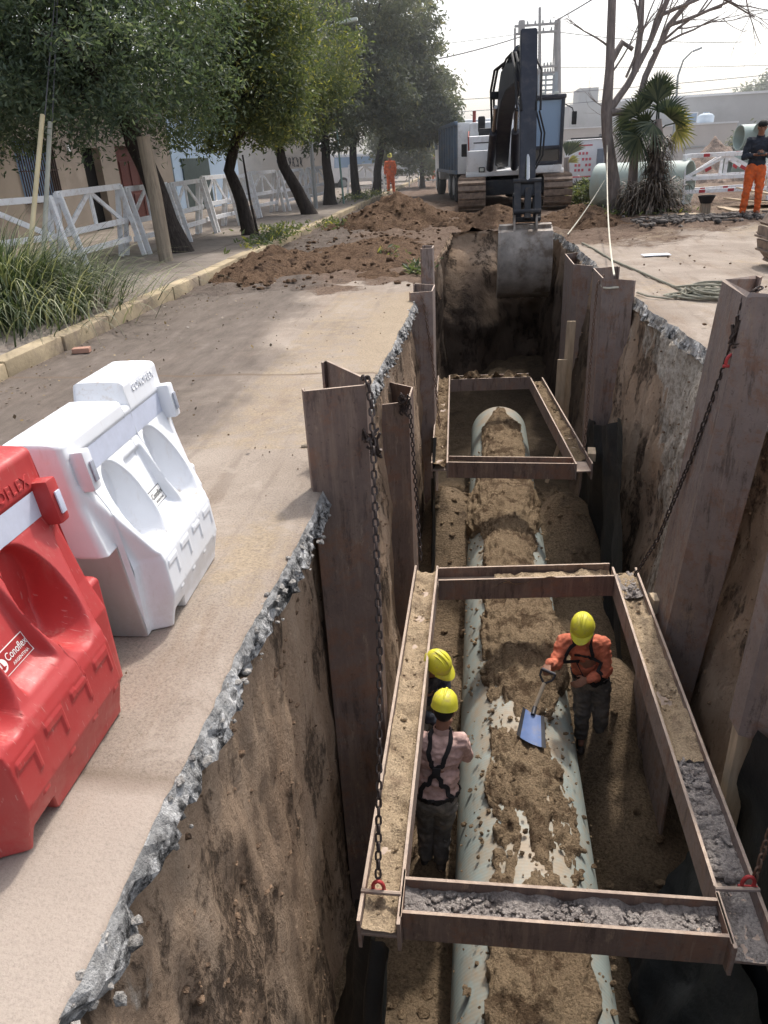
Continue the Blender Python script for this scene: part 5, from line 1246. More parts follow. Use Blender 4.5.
own('bollard_post', MB().box((4.36, 30.9, .75), (.24, .2, 1.5), None, .04), simple('slate_post', (.12, .15, .2), .15, 4), 'dark slate post in front of the site trailer', 'post', (4.36, 30.9, 0))
tl = thing('portable_toilet', 'blue portable toilet cabin behind the fence between trees', 'toilet', (-8.2, 40, .1)); MB().box((-8.2, 40, 1.1), (1.1, 1.1, 2.1), None, .04).build('cabin', SIGNB, tl, 40); MB().box((-8.2, 40, 2.22), (1.18, 1.18, .16), None, .06).build('roof', SIGNW, tl, 40); MB().box((-8.1, 39.43, 1.05), (.75, .03, 1.85), None, .01).build('door', SIGNB, tl)


def van(label, loc, rotz, m):
    t = thing('parked_van', label, 'van', loc, rotz); mb = MB(); mb.prism([(-2.1, .35), (2.1, .35), (2.15, .9), (1.6, 1.05), (1.05, 1.75), (-2.05, 1.8), (-2.15, 1.0)], (0, -.85, 0), (1, 0, 0), (0, 0, 1), (0, 1, 0), 1.7); bmesh.ops.bevel(mb.bm, geom=mb.bm.edges[:], offset=.06, segments=2, affect='EDGES'); mb.build('body', m, t, 40, local=True)
    for s in (-1, 1):
        MB().prism([(-1.8, 1.12), (1.2, 1.12), (.85, 1.62), (-1.75, 1.65)], (0, s * .856, 0), (1, 0, 0), (0, 0, 1), (0, s, 0), .008).build('window', GLASS, t, local=True)
        for x in (-1.3, 1.35):
            wh = MB().lathe([(.02, -.1), (.28, -.1), (.32, -.06), (.32, .06), (.28, .1), (.02, .1)], (x, s * .78, .32), (0, 1, 0), 20).build('wheel', BLACKM, t, 50, local=True)
            MB().lathe([(.01, 0), (.17, 0), (.18, .012), (.01, .02)], (x, s * .882, .32), (0, s, 0), 16).build('rim', GALV, wh, 50, local=True)
    for s in (-.55, .55): MB().box((2.14, s, .8), (.06, .3, .16), None, .02).build('headlight', LAMPM, t, local=True)
    return t
van('white van parked behind the fence under far trees', (-7.0, 46, 0), .5, SIGNW)
van('pale blue van parked farthest behind the left fence', (-9.8, 47.5, 0), .3, simple('pale_blue_paint', (.5, .58, .7), .05, 3, .4))

# crawler track at the right edge
ct = thing('crawler_track', 'muddy crawler track end poking in at the right edge', 'crawler track', (4.35, 11.2, 0)); mb = MB(); 
def track_loop(L, Rr, zc): 
    out = []
    for k in range(14): a = -PI / 2 + PI * k / 13; out.append((L / 2 + Rr * math.cos(a), zc + Rr * math.sin(a)))
    for k in range(14): a = PI / 2 + PI * k / 13; out.append((-L / 2 + Rr * math.cos(a), zc + Rr * math.sin(a)))
    return out
def make_track(parent, cx, cy, wd, L, Rr, zc, axis='Y', pitch=.19):
    lp_ = track_loop(L, Rr, zc); pts = []
    cum = [0]; n = len(lp_)
    for i in range(n): a, b = lp_[i], lp_[(i + 1) % n]; cum.append(cum[-1] + math.hypot(b[0] - a[0], b[1] - a[1]))
    m = int(cum[-1] / pitch); mb = MB()
    for k in range(m):
        s = cum[-1] * k / m; i = max(j for j in range(n) if cum[j] <= s); a, b = lp_[i], lp_[(i + 1) % n]; f_ = (s - cum[i]) / max(1e-6, cum[i + 1] - cum[i]); u, z = a[0] + (b[0] - a[0]) * f_, a[1] + (b[1] - a[1]) * f_; ang = math.atan2(b[1] - a[1], b[0] - a[0])
        if axis == 'Y':
            R_ = Matrix.Rotation(ang, 3, 'X'); mb.box((cx, cy + u, z), (wd, pitch * .9, .035), R_, .004); mb.box(V((cx, cy + u, z)) + R_ @ V((0, pitch * .3, -.03)), (wd * .98, .025, .04), R_)
        else:
            R_ = Matrix.Rotation(-ang, 3, 'Y'); mb.box((cx + u, cy, z), (pitch * .9, wd, .035), R_, .004); mb.box(V((cx + u, cy, z)) + R_ @ V((pitch * .3, 0, -.03)), (.025, wd * .98, .04), R_)
    return mb.build('track_shoes', TRACKM, parent)
make_track(ct, 4.95, 11.2, .5, 1.4, .40, .42, 'X', .17); MB().box((4.95, 11.2, .42), (1.5, .3, .5), None, .05).build('track_frame', DGREY, ct)

# ================================================================ EXCAVATOR
ex = thing('excavator', 'white crawler excavator with dark boom digging at trench end', 'excavator', (.98, 25.5, 0))
for cx in (-.28, 2.18):
    make_track(ex, cx, 25.3, .80, 3.2, .42, .47)
    MB().box((cx, 25.3, .47), (.42, 3.4, .5), None, .06).build('track_frame', DGREY, ex, 40)
mb = MB(); mb.box((.95, 25.2, .62), (1.9, 2.4, .42), None, .05); mb.lathe([(.001, 0), (.7, 0), (.7, .18), (.001, .18)], (.95, 25.4, .82), n=28); mb.build('undercarriage', DGREY, ex, 40)
mb = MB(); mb.box((.96, 26.4, 1.0), (2.86, 4.6, .14), None, .03); mb.build('turntable_deck', EXWHITE, ex, 40)
# right-hand tool box and tank block
mb = MB(); mb.box((.0, 24.75, 1.34), (.90, 1.3, .60), None, .06); mb.box((-.02, 25.15, 1.72), (.82, 1.4, .62), None, .08); sb = mb.build('tool_box', EXWHITE, ex, 40)
MB().box((.06, 24.445, 1.52), (.2, .02, .14)).build('badge', LOGO_K, sb); MB().box((.0, 24.09, 1.12), (.18, .03, .14), None, .02).build('work_lamp', BLACKM, sb); MB().box((.0, 24.085, 1.12), (.12, .035, .09), None, .01).build('work_lamp_lens', LAMPM, sb)
MB().box((.05, 24.443, 1.84), (.6, .012, .03)).build('panel_gap', DGREY, sb)
mb = MB(); mb.box((.2, 27.2, 1.78), (1.2, 2.6, 1.3), None, .08); mb.box((1.8, 27.6, 1.7), (1.1, 2.0, 1.2), None, .08); mb.box((.96, 28.7, 1.5), (2.8, .7, 1.0), None, .15); mb.build('engine_cover', EXWHITE, ex, 40)
mb = MB(); mb.tube([(-.36, 24.2, 1.0), (-.40, 24.2, 2.0), (-.40, 24.6, 2.15), (-.40, 25.6, 2.15)], .022, 8); mb.tube([(.42, 24.2, 1.15), (.42, 24.2, 2.35), (.42, 24.6, 2.35)], .03, 8); mb.build('handrail', RUSTR, ex, 50)
MB().tube([(-.25, 26.2, 2.0), (-.25, 26.2, 2.75)], .055, 12).build('exhaust_stack', RUSTR, ex, 50); MB().box((.12, 25.2, 2.12), (.45, .5, .22), None, .05).build('air_filter', BLACKM, ex, 40); MB().box((-.02, 25.6, 2.35), (.22, .25, .45), None, .06).build('pre_cleaner', BLACKM, ex, 40)
MB().box((-.52, 24.1, 1.66), (.16, .05, .34), None, .02).build('mirror', BLACKM, ex, 40); MB().box((2.62, 24.3, 2.35), (.14, .05, .34), None, .02).build('mirror', BLACKM, ex, 40)
MB().tube([(-.42, 24.15, 1.5), (-.52, 24.12, 1.5), (-.52, 24.12, 1.6)], .014, 6).build('mirror_arm', BLACKM, ex, 50); MB().tube([(2.25, 24.2, 2.75), (2.55, 24.25, 2.6), (2.6, 24.3, 2.45)], .014, 6).build('mirror_arm', BLACKM, ex, 50)
# cab
cb = MB()
cx0, cx1, cy0, cy1, z0, z1 = 1.10, 2.26, 24.0, 25.7, 1.17, 2.88
for x, y, r_ in ((cx0, cy0, .10), (cx1, cy0, .10), (cx0, cy1, .09), (cx1, cy1, .09)): cb.box((x, y, (z0 + z1) / 2), (.10, .10, z1 - z0), None, .015)
cb.box(((cx0 + cx1) / 2, (cy0 + cy1) / 2, z1 + .02), (cx1 - cx0 + .16, cy1 - cy0 + .16, .12), None, .04)
cb.box(((cx0 + cx1) / 2, cy0 + .01, 1.62), (cx1 - cx0, .06, .10), None, .01); cb.box(((cx0 + cx1) / 2, cy0 + .0, 1.22), (cx1 - cx0, .08, .10), None, .01)
cbo = cb.build('cab', NAVY, ex, 40)
MB().box(((cx0 + cx1) / 2, cy0 - .0, 1.06), (cx1 - cx0 + .1, .2, .2), None, .03).build('cab_sill', EXWHITE, cbo, 40); MB().box(((cx0 + cx1) / 2, cy0 + .015, 2.24), (cx1 - cx0 - .1, .012, 1.16)).build('windscreen', GLASS, cbo); MB().box(((cx0 + cx1) / 2, cy0 + .02, 1.42), (cx1 - cx0 - .1, .012, .32)).build('lower_window', glass_mat('dark_glass', (.03, .035, .04)), cbo)
MB().box((cx1 + .012, (cy0 + cy1) / 2, 2.0), (.012, cy1 - cy0 - .1, 1.5)).build('side_window', GLASS, cbo); MB().box((cx0 - .012, (cy0 + cy1) / 2, 2.0), (.012, cy1 - cy0 - .1, 1.5)).build('side_window', GLASS, cbo)
MB().box(((cx0 + cx1) / 2, cy1 + .02, 1.9), (cx1 - cx0 - .1, .02, 1.6)).build('rear_panel', DGREY, cbo)
seat_ = MB(); seat_.box((1.72, 25.1, 1.6), (.5, .5, .15), None, .05); seat_.box((1.72, 25.35, 2.0), (.48, .14, .8), None, .05); seat_.build('seat', BLACKM, cbo, 40)
MB().tube([(1.24, 23.93, 2.0), (1.28, 23.93, 1.7), (1.45, 23.93, 1.5)], .014, 6).build('wiper', BLACKM, cbo, 50); 
for x in (1.3, 1.68, 2.06): MB().box((x, 24.0, 2.98), (.13, .09, .09), None, .02).build('roof_lamp', LAMPM, cbo, 40)
gd = MB(); gx0, gx1, gz0, gz1, gy = 1.38, 2.02, 2.98, 3.50, 24.7
for x in np.linspace(gx0, gx1, 4): gd.bar((x, gy, gz0), (x, gy + .12, gz1), .045, .03, (0, 1, 0))
for z in np.linspace(gz0, gz1, 5): gd.bar((gx0, gy + .12 * (z - gz0) / (gz1 - gz0), z), (gx1, gy + .12 * (z - gz0) / (gz1 - gz0), z), .03, .045)
gd.bar((2.1, gy, gz0 - .06), (2.1, gy + .14, gz1 + .05), .09, .05, (0, 1, 0)); gd.build('roof_guard', GALV, cbo)
# boom: bent box girder
def girder(pts, widths, xs, th, mat, nm, parent):
    # pts: centre line (y,z); widths: heights; xs: x at each point
    mb = MB(); rings = []
    for i, (y, z) in enumerate(pts):
        a = V((0, *pts[max(0, i - 1)])); b = V((0, *pts[min(len(pts) - 1, i + 1)])); d = (b - a).normalized(); n_ = V((0, -d.z, d.y)); h = widths[i] / 2
        rings.append([mb.bm.verts.new(V((xs[i] + sx * th / 2, y, z)) + n_ * (sz * h)) for sx, sz in ((-1, -1), (1, -1), (1, 1), (-1, 1))])
    for A, B in zip(rings, rings[1:]):
        for k in range(4): mb.bm.faces.new((A[k], A[(k + 1) % 4], B[(k + 1) % 4], B[k]))
    mb.bm.faces.new(rings[0][::-1]); mb.bm.faces.new(rings[-1]); bmesh.ops.recalc_face_normals(mb.bm, faces=mb.bm.faces); bmesh.ops.bevel(mb.bm, geom=mb.bm.edges[:], offset=.02, segments=2, affect='EDGES')
    return mb.build(nm, mat, parent, 40)
bo = girder([(24.3, 1.35), (23.2, 2.05), (21.9, 2.68), (20.6, 2.98), (19.2, 3.08), (17.15, 3.02)], [.45, .68, .72, .70, .55, .34], [.58, .58, .59, .62, .70, .86], .38, NAVY, 'boom', ex)
ar = girder([(17.12, 3.66), (16.95, 3.0), (16.65, 2.0), (16.4, .75)], [.42, .50, .42, .28], [.875, .885, .90, .91], .32, NAVY, 'arm', ex)
def cyl(a, b, r1, r2, f_, parent): 
    a, b = V(a), V(b); m = a.lerp(b, f_); o_ = MB().tube([a, m], r1, 14).build('cylinder', NAVY, parent, 50); MB().tube([m, b], r2, 12).build('rod', CHROME, o_, 50)
cyl((.24, 23.9, 1.15), (.34, 21.6, 2.62), .11, .055, .62, ex); cyl((.94, 23.9, 1.15), (.86, 21.6, 2.62), .11, .055, .62, ex)
cyl((.62, 21.0, 3.42), (.87, 17.35, 3.62), .11, .055, .6, bo); cyl((.90, 16.95, 3.0), (.91, 16.25, 1.05), .10, .05, .62, ar)
mb = MB()
for s in (-.16, -.10, .10, .16): mb.tube([(.62 + s, 20.4, 3.36), (.68 + s, 19.3, 3.45), (.80 + s * 1.3, 17.9, 3.42), (.88 + s * 1.6, 16.8, 3.0), (.9 + s * 1.4, 16.5, 2.3)], .025, 6)
for s in (0, .07): mb.tube([(.34 - s, 22.6, 2.0), (.28 - s, 21.8, 3.0), (.36 - s, 21.2, 3.4), (.5, 20.8, 3.5)], .03, 6)
for x in (1.12, 1.18): mb.tube([(x - .05, 16.9, 2.3), (x + .06, 16.75, 1.9), (x + .04, 16.7, 1.5), (x - .1, 16.6, 1.25)], .018, 6)
mb.build('hydraulic_hose', BLACKM, bo, 50)
MB().box((.30, 22.0, 2.9), (.22, .5, .16), None, .03).build('valve_block', DGREY, bo, 40)
# linkage and bucket (seen from its back)
lk = MB()
for s in (-.20, .20): lk.bar((.91 + s, 16.45, .78), (.92 + s, 16.15, .32), .045, .16, (1, 0, 0)); lk.bar((.91 + s, 16.25, 1.05), (.92 + s, 15.95, .50), .04, .13, (1, 0, 0)); 
lk.bar((.92, 16.2, .9), (.92, 16.05, .35), .30, .12, (1, 0, 0)); 
for z, y in ((.78, 16.42), (1.05, 16.25), (.34, 16.15), (.5, 15.97)): lk.tube([(.64, y, z), (1.18, y, z)], .05, 12)
lk.build('bucket_linkage', DGREY, ex, 40)
bp = [(16.12, .22), (15.82, .14), (15.66, -.10), (15.60, -.42), (15.66, -.76), (15.86, -1.05), (16.15, -1.20), (16.45, -1.24)]
mb = MB(); W2 = .50; xc = .885
outr = [[V((xc + s * W2, y, z)) for y, z in bp] for s in (-1, 1)]
inn = [(y + .035 * (1 if k < 7 else .2), z + (.035 if k > 3 else -.005)) for k, (y, z) in enumerate(bp)]
P_ = [[V((xc - W2 + 2 * W2 * k / 8, y, z)) for y, z in bp] for k in range(9)]; mb.grid(P_)
P_ = [[V((xc - W2 + 2 * W2 * k / 8, y, z)) for y, z in inn] for k in range(9)]; mb.grid(P_)
for s in (-1, 1): mb.prism([(y, z) for y, z in bp] + [(16.62, -.98), (16.45, -.2)], (xc + s * (W2 + .004), 0, 0), (0, 1, 0), (0, 0, 1), (s, 0, 0), .035)
mb.prism([(15.98, .17), (16.14, .20), (16.14, .27), (15.98, .25)], (xc - W2 - .02, 0, 0), (0, 1, 0), (0, 0, 1), (1, 0, 0), 2 * W2 + .04)
for s in (-.22, .22): mb.prism([(15.85, .16), (16.3, .2), (16.22, .46), (16.02, .5)], (xc + s - .02, 0, 0), (0, 1, 0), (0, 0, 1), (1, 0, 0), .04)
bk_ = mb.build('bucket', BUCKETM, ex, 35)
for k in range(5): MB().prism([(16.45, -1.27), (16.45, -1.19), (16.72, -1.21)], (xc - .47 + k * .22, 0, 0), (0, 1, 0), (0, 0, 1), (1, 0, 0), .07).build('tooth', BUCKETM, bk_)

# ================================================================ DUMP TRUCK
dt = thing('dump_truck', 'blue-grey dump truck parked behind the excavator', 'truck', (-.85, 27.9, 0), math.radians(9))
def tb(name, c, sz, m, bev=.02, par=None, rot=None): return MB().box(c, sz, rot, bev).build(name, m, par or dt, 40, local=True)
bed = MB(); bed.box((1.25, 3.0, 1.72), (2.44, 5.6, 1.55), None, .03); bd = bed.build('dump_body', TRUCKB, dt, 40, local=True)
for k in range(7): tb('side_rib', (.0, .5 + k * .83, 1.75), (.09, .10, 1.45), TRUCKB, .01, bd)
tb('side_rail', (.0, 3.0, 2.5), (.12, 5.6, .12), TRUCKB, .02, bd); tb('side_rail', (.0, 3.0, .98), (.12, 5.6, .12), TRUCKB, .02, bd)
tg = tb('tailgate', (1.25, .15, 1.72), (2.40, .08, 1.58), EXWHITE, .02); tb('chassis', (1.25, 3.6, .75), (.9, 7.6, .3), DGREY); tb('rear_bumper', (1.25, .25, .6), (2.3, .12, .18), DGREY)
tb('cab', (1.25, 7.1, 1.7), (2.4, 1.7, 2.2), EXWHITE, .1); MB().box((.02, 7.2, 2.1), (.03, .9, .7)).build('side_window', GLASS, dt, local=True); tb('mirror', (-.3, 7.6, 2.1), (.22, .08, .5), BLACKM, .03); tb('mirror_arm', (-.12, 7.6, 2.3), (.3, .04, .04), BLACKM, .01)
for y in (.9, 2.25, 6.9):
    for x in (.2, 2.3):
        wh = MB().lathe([(.05, -.18), (.40, -.18), (.52, -.14), (.54, -.06), (.54, .06), (.52, .14), (.40, .18), (.05, .18)], (x, y, .54), (1, 0, 0), 28).build('wheel', BLACKM, dt, 50, local=True); MB().lathe([(.01, 0), (.28, 0), (.31, .04), (.24, .02), (.1, .06), (.01, .07)], (x + (-.17 if x < 1 else .17), y, .54), (-1 if x < 1 else 1, 0, 0), 20).build('rim', GALV, wh, 50, local=True)
for x in (.3, 2.2): tb('tail_light', (x, .17, .78), (.28, .05, .14), REDMETAL, .02)


# ================================================================ PEOPLE
def hand(mb, w_, d, n_, side, curl=.5, s=1.0):
    # w_: wrist, d: finger direction, n_: back-of-hand normal, side: +1 thumb towards d x n
    w_, d, n_ = V(w_), V(d).normalized(), V(n_); n_ = (n_ - d * n_.dot(d)).normalized(); x = d.cross(n_) * side
    for k, (o, L) in enumerate(((.030, .040), (.011, .045), (-.009, .042), (-.028, .033))):
        b = w_ + d * (.085 * s) + x * (o * s); mb.cap(w_ + x * (o * .6 * s) + d * .01, b, .016 * s, .0135 * s, 8)
        dd = d; p = b; q = curl * (1 + .08 * k)
        for j, f_ in enumerate((1, .75, .6)):
            dd = (dd * math.cos(q) - n_ * math.sin(q)).normalized() if dd is d else (Matrix.Rotation(q, 3, d.cross(-n_)) @ dd); e = p + dd * (L * f_ * s); mb.cap(p, e, .0092 * s, .008 * s, 7); p = e
    t0 = w_ + d * .025 * s + x * .028 * s; t1 = t0 + (d * .5 + x * .75 - n_ * .35).normalized() * .038 * s; t2 = t1 + (d * .85 + x * .1 - n_ * .55).normalized() * .03 * s; mb.cap(t0, t1, .014 * s, .0105 * s, 8); mb.cap(t1, t2, .0105 * s, .009 * s, 8)


def person(label, base, J, vox, shirt, trous, opts):
    sft = V(opts.get('shift', (0, 0, 0))); J = {k: V(v) + sft for k, v in J.items()}; base = V(base) + sft
    t = thing('person', label, 'person', base, 0, opts.get('group')); g = {k: V(v) for k, v in J.items()}
    up = (g['head'] - g['neck']).normalized(); face = V(opts['face']).normalized(); face_h = (face - up * face.dot(up)).normalized(); sid = face_h.cross(up).normalized(); HR = Matrix((sid, face_h, up)).transposed(); sc = opts.get('s', 1.0)
    b = MB(); h = g['head']
    b.ell(h, (.076 * sc, .092 * sc, .105 * sc), HR, 3); b.ell(h - up * .06 * sc + face_h * .03 * sc, (.055 * sc, .06 * sc, .06 * sc), HR, 2); b.cap(h + face_h * .088 * sc - up * .005 * sc, h + face_h * .108 * sc - up * .032 * sc, .010 * sc, .016 * sc, 8)
    for s in (-1, 1): b.ell(h + sid * (s * .079 * sc) - up * .012 * sc, (.012 * sc, .022 * sc, .032 * sc), HR, 2)
    b.ell(h + face_h * .082 * sc - up * .062 * sc, (.026 * sc, .012 * sc, .008 * sc), HR, 2); b.ell(h + face_h * .08 * sc + up * .022 * sc, (.055 * sc, .014 * sc, .012 * sc), HR, 2)
    b.cap(g['neck'] - up * .06, h - up * .03, .062 * sc, .056 * sc); b.cap(g['pelvis'], g['chest'], .10, .12); b.cap(g['chest'], g['neck'] - up * .04, .10, .07)
    for s in 'LR':
        b.cap(g['sh' + s], g['el' + s], .045, .038); b.cap(g['el' + s], g['wr' + s], .036, .027); b.cap(g['chest'], g['sh' + s], .08, .05)
        hd = opts['hand' + s]; hand(b, g['wr' + s], hd[0], hd[1], hd[2], hd[3], sc)
        b.cap(g['hip' + s], g['kn' + s], .075, .052); b.cap(g['kn' + s], g['an' + s], .05, .035); b.cap(g['pelvis'], g['hip' + s], .09, .08); b.cap(g['an' + s], g['an' + s] + V(opts['toe']).normalized() * .1, .035, .03)
    put('body', remeshed(b, vox, 2), SKIN, t)
    for s in (-1, 1): e = h + sid * (s * .031 * sc) + face_h * .082 * sc + up * .004 * sc; MB().ell(e, (.011 * sc,) * 3, None, 2).build('eye', EYEM, t, 60)
    # shirt
    m = MB(); f_ = opts['bodyface']; f_ = V(f_).normalized(); ax = (g['shL'] - g['shR']).normalized(); bulk = opts.get('bulk', 1.0)
    axu = (g['chest'] - g['pelvis']).normalized(); TR = Matrix((ax, axu.cross(ax) * -1, axu)).transposed()
    m.ell(g['chest'] + axu * .03, (.185 * bulk, .125 * bulk, .20), TR, 3); m.ell(g['chest'].lerp(g['pelvis'], .55), (.168 * bulk, .125 * bulk, .20), TR, 3); m.ell(g['pelvis'] + axu * .05, (.172 * bulk, .13 * bulk, .12), TR, 3)
    m.cap(g['chest'], g['neck'] - up * .035, .11, .078)
    for s in 'LR':
        m.cap(g['chest'] + axu * .08, g['sh' + s], .10, .078); m.cap(g['sh' + s], g['el' + s], .076, .062); c = g['el' + s].lerp(g['wr' + s], .88); m.cap(g['el' + s], c, .06, .046)
    sh = put('shirt', remeshed(m, vox * 1.2, 2, .017, 13, len(label)), shirt, t)
    m = MB(); m.lathe([(.072, -.03), (.082, .0), (.074, .035), (.066, .03), (.062, -.03)], g['neck'] - up * .01, up, 20, True); m.build('collar', shirt, t, 60)
    m = MB(); m.ell(g['pelvis'] - axu * .02, (.175 * bulk, .135 * bulk, .13), TR, 3)
    for s in 'LR': m.cap(g['pelvis'], g['hip' + s], .12, .115); m.cap(g['hip' + s], g['kn' + s], .108, .082); m.cap(g['kn' + s], g['an' + s] + V((0, 0, .02)), .08, .066)
    put('trousers', remeshed(m, vox * 1.2, 2, .019, 10, 3 + len(label)), trous, t)
    td = V(opts['toe']).normalized()
    for s in 'LR':
        m = MB(); a = g['an' + s]; m.cap(a, a - V((0, 0, .04)), .055, .05); m.cap(a - V((0, 0, .045)) - td * .04, a - V((0, 0, .05)) + td * .15, .046, .042); put('boot', remeshed(m, vox * 1.2, 2), BOOT, t)
    if opts.get('helmet'):
        m = MB(); c = h + up * .035 * sc; prof = [(.128 * sc, 0), (.124 * sc, .012 * sc), (.119 * sc, .05 * sc), (.105 * sc, .09 * sc), (.075 * sc, .122 * sc), (.035 * sc, .138 * sc), (.001, .142 * sc)]
        m.lathe(prof + [], c, up, 32)
        for v in m.bm.verts:
            q = v.co - c; v.co = c + sid * (q.dot(sid) * .88) + face_h * (q.dot(face_h) * 1.06) + up * q.dot(up)
        n1 = 14; P = []
        for k in range(n1 + 1):
            a = -1.15 + 2.3 * k / n1; e = sid * math.sin(a) * .112 * sc + face_h * math.cos(a) * .132 * sc; o_ = sid * math.sin(a) * .118 * sc + face_h * (math.cos(a) * .145 + .05 * max(0, math.cos(a * 1.3))) * sc
            P.append([c + e + up * .016 * sc, c + (e + o_) * .5 + up * .010 * sc, c + o_ - up * .004 * sc, c + o_ - up * .009 * sc, c + e - up * .002 * sc])
        m.grid(P)
        m.tube([c + face_h * (.122 * math.cos(a)) * sc + up * (.004 + .142 * math.sin(a)) * sc for a in np.linspace(.35, PI - .35, 14)], .011 * sc, 8)
        for s in (-1, 1): m.tube([c + sid * (s * .035 * sc) + face_h * (.116 * math.cos(a)) * sc + up * (.004 + .134 * math.sin(a)) * sc for a in np.linspace(.5, PI - .5, 12)], .007 * sc, 6)
        hm = m.build('helmet', HELM, t, 50)
    if opts.get('hair', True):
        m = MB(); m.ell(h + up * .012 * sc - face_h * .022 * sc, (.084 * sc, .088 * sc, .10 * sc), HR, 3)
        if opts.get('cap'): m.ell(h + up * .05 * sc, (.09 * sc, .102 * sc, .075 * sc), HR, 3)
        m.build('hair', HAIR, t, 60)
    if opts.get('harness'):
        dg = bpy.context.evaluated_depsgraph_get(); vs_ = [v.co for v in sh.data.vertices]; bv = BVHTree.FromPolygons(vs_, [p.vertices[:] for p in sh.data.polygons]); o0 = wloc(t)
        def strap(pts, wd=.026):
            P = []; pts = [V(p) for p in pts]; dense = []
            for a, b_ in zip(pts, pts[1:]):
                for q in np.linspace(0, 1, 9)[:-1]: dense.append(a.lerp(b_, q))
            dense.append(pts[-1]); pr = []
            for p in dense:
                l_, nn, _, _ = bv.find_nearest(p - o0); pr.append((l_ + nn * .006 + o0, nn))
            m2 = MB()
            for i, (p, nn) in enumerate(pr):
                tn = (pr[min(i + 1, len(pr) - 1)][0] - pr[max(0, i - 1)][0]).normalized(); sd_ = tn.cross(nn).normalized()
                P.append([p - sd_ * wd - nn * .006, p - sd_ * wd + nn * .003, p + sd_ * wd + nn * .003, p + sd_ * wd - nn * .006])
            m2.grid(P); return m2.build('harness_strap', STRAP, t, 60)
        F_, A_, ch, pe = f_, ax, g['chest'], g['pelvis']
        for s in (-1, 1):
            if opts['harness'] == 'front': strap([g['neck'] + A_ * (s * .10) - F_ * .1, g['neck'] + A_ * (s * .10) + axu * .08, ch + A_ * (s * .10) + F_ * .2 + axu * .08, ch.lerp(pe, .5) + A_ * (s * .13) + F_ * .2, pe + A_ * (s * .14) + F_ * .2], .017)
            else: strap([g['neck'] + A_ * (s * .09) + F_ * .1, g['neck'] + A_ * (s * .10) + axu * .08, ch + A_ * (s * .07) - F_ * .2 + axu * .05, ch - F_ * .2 - axu * .07, ch.lerp(pe, .55) - A_ * (s * .13) - F_ * .2, pe - A_ * (s * .18) - F_ * .1], .019)
        if opts['harness'] == 'front': strap([ch + A_ * .10 + F_ * .2 + axu * .0, ch - A_ * .10 + F_ * .2 + axu * .03], .012)
        else: MB().box(ch - F_ * (.135 * bulk) - axu * .06, (.07, .02, .08), TR, .008).build('harness_plate', STRAP, t, 40)
        rb = [pe + A_ * (math.cos(a) * .3) + F_ * (math.sin(a) * .3) + axu * .02 for a in np.linspace(0, 2 * PI, 13)]; strap(rb, .024)
    if opts.get('shrink'):
        k_ = opts['shrink']; t.location = h + (V(t.location) - h) * k_; t.scale = (k_, k_, k_)
    return t


UP = (0, 0, 1)
# worker in orange, facing the camera, right arm on a shovel
person('worker in orange shirt and yellow helmet holding the shovel', (1.03, 5.0, -3.3), dict(head=(.835, 4.80, -1.715), neck=(.865, 4.88, -1.875), chest=(.90, 4.96, -2.08), pelvis=(.99, 5.03, -2.46), shR=(.695, 4.93, -1.965), shL=(1.055, 4.95, -1.985), elR=(.60, 4.78, -2.13), wrR=(.520, 4.655, -2.03), elL=(1.10, 4.86, -2.25), wrL=(.91, 4.75, -2.275), hipL=(1.09, 5.03, -2.55), hipR=(.92, 5.02, -2.55), knL=(1.12, 4.98, -2.92), knR=(.93, 4.97, -2.92), anL=(1.14, 5.05, -3.26), anR=(.95, 5.03, -3.26)), .0075, ORANGE, TROUS,
       dict(face=(-.25, -1, -.75), bodyface=(-.1, -1, -.1), handR=((-.15, -.75, -.2), (-.2, .0, 1), 1, 1.15), handL=((-.85, -.4, -.2), (.2, -.8, .6), 1, .45), toe=(-.1, -1, 0), helmet=True, harness='front', bulk=1.02, shift=(-.02, .02, 0), shrink=.83, group='workers in the trench'))
# worker with the faded pink shirt, seen from behind
person('worker in faded pink shirt seen from behind with crossed harness', (-.27, 3.9, -3.32), dict(head=(-.205, 4.02, -1.735), neck=(-.22, 3.97, -1.90), chest=(-.245, 3.90, -2.11), pelvis=(-.275, 3.80, -2.47), shR=(-.075, 3.94, -1.985), shL=(-.415, 3.92, -1.98), elR=(-.03, 4.06, -2.25), wrR=(-.10, 4.25, -2.36), elL=(-.46, 4.05, -2.24), wrL=(-.38, 4.26, -2.33), hipL=(-.36, 3.80, -2.56), hipR=(-.20, 3.80, -2.56), knL=(-.37, 3.88, -2.93), knR=(-.225, 3.86, -2.93), anL=(-.38, 3.86, -3.27), anR=(-.24, 3.82, -3.27)), .0075, PINK, TROUS,
       dict(face=(0.1, 1, -.7), bodyface=(.08, 1, -.15), handR=((-.2, .8, -.5), (.3, .3, .8), -1, .4), handL=((.3, .8, -.4), (-.2, .3, .8), 1, .4), toe=(0, 1, 0), helmet=True, harness='back', bulk=1.08, shift=(-.01, -.14, -.03), shrink=.83, group='workers in the trench'))
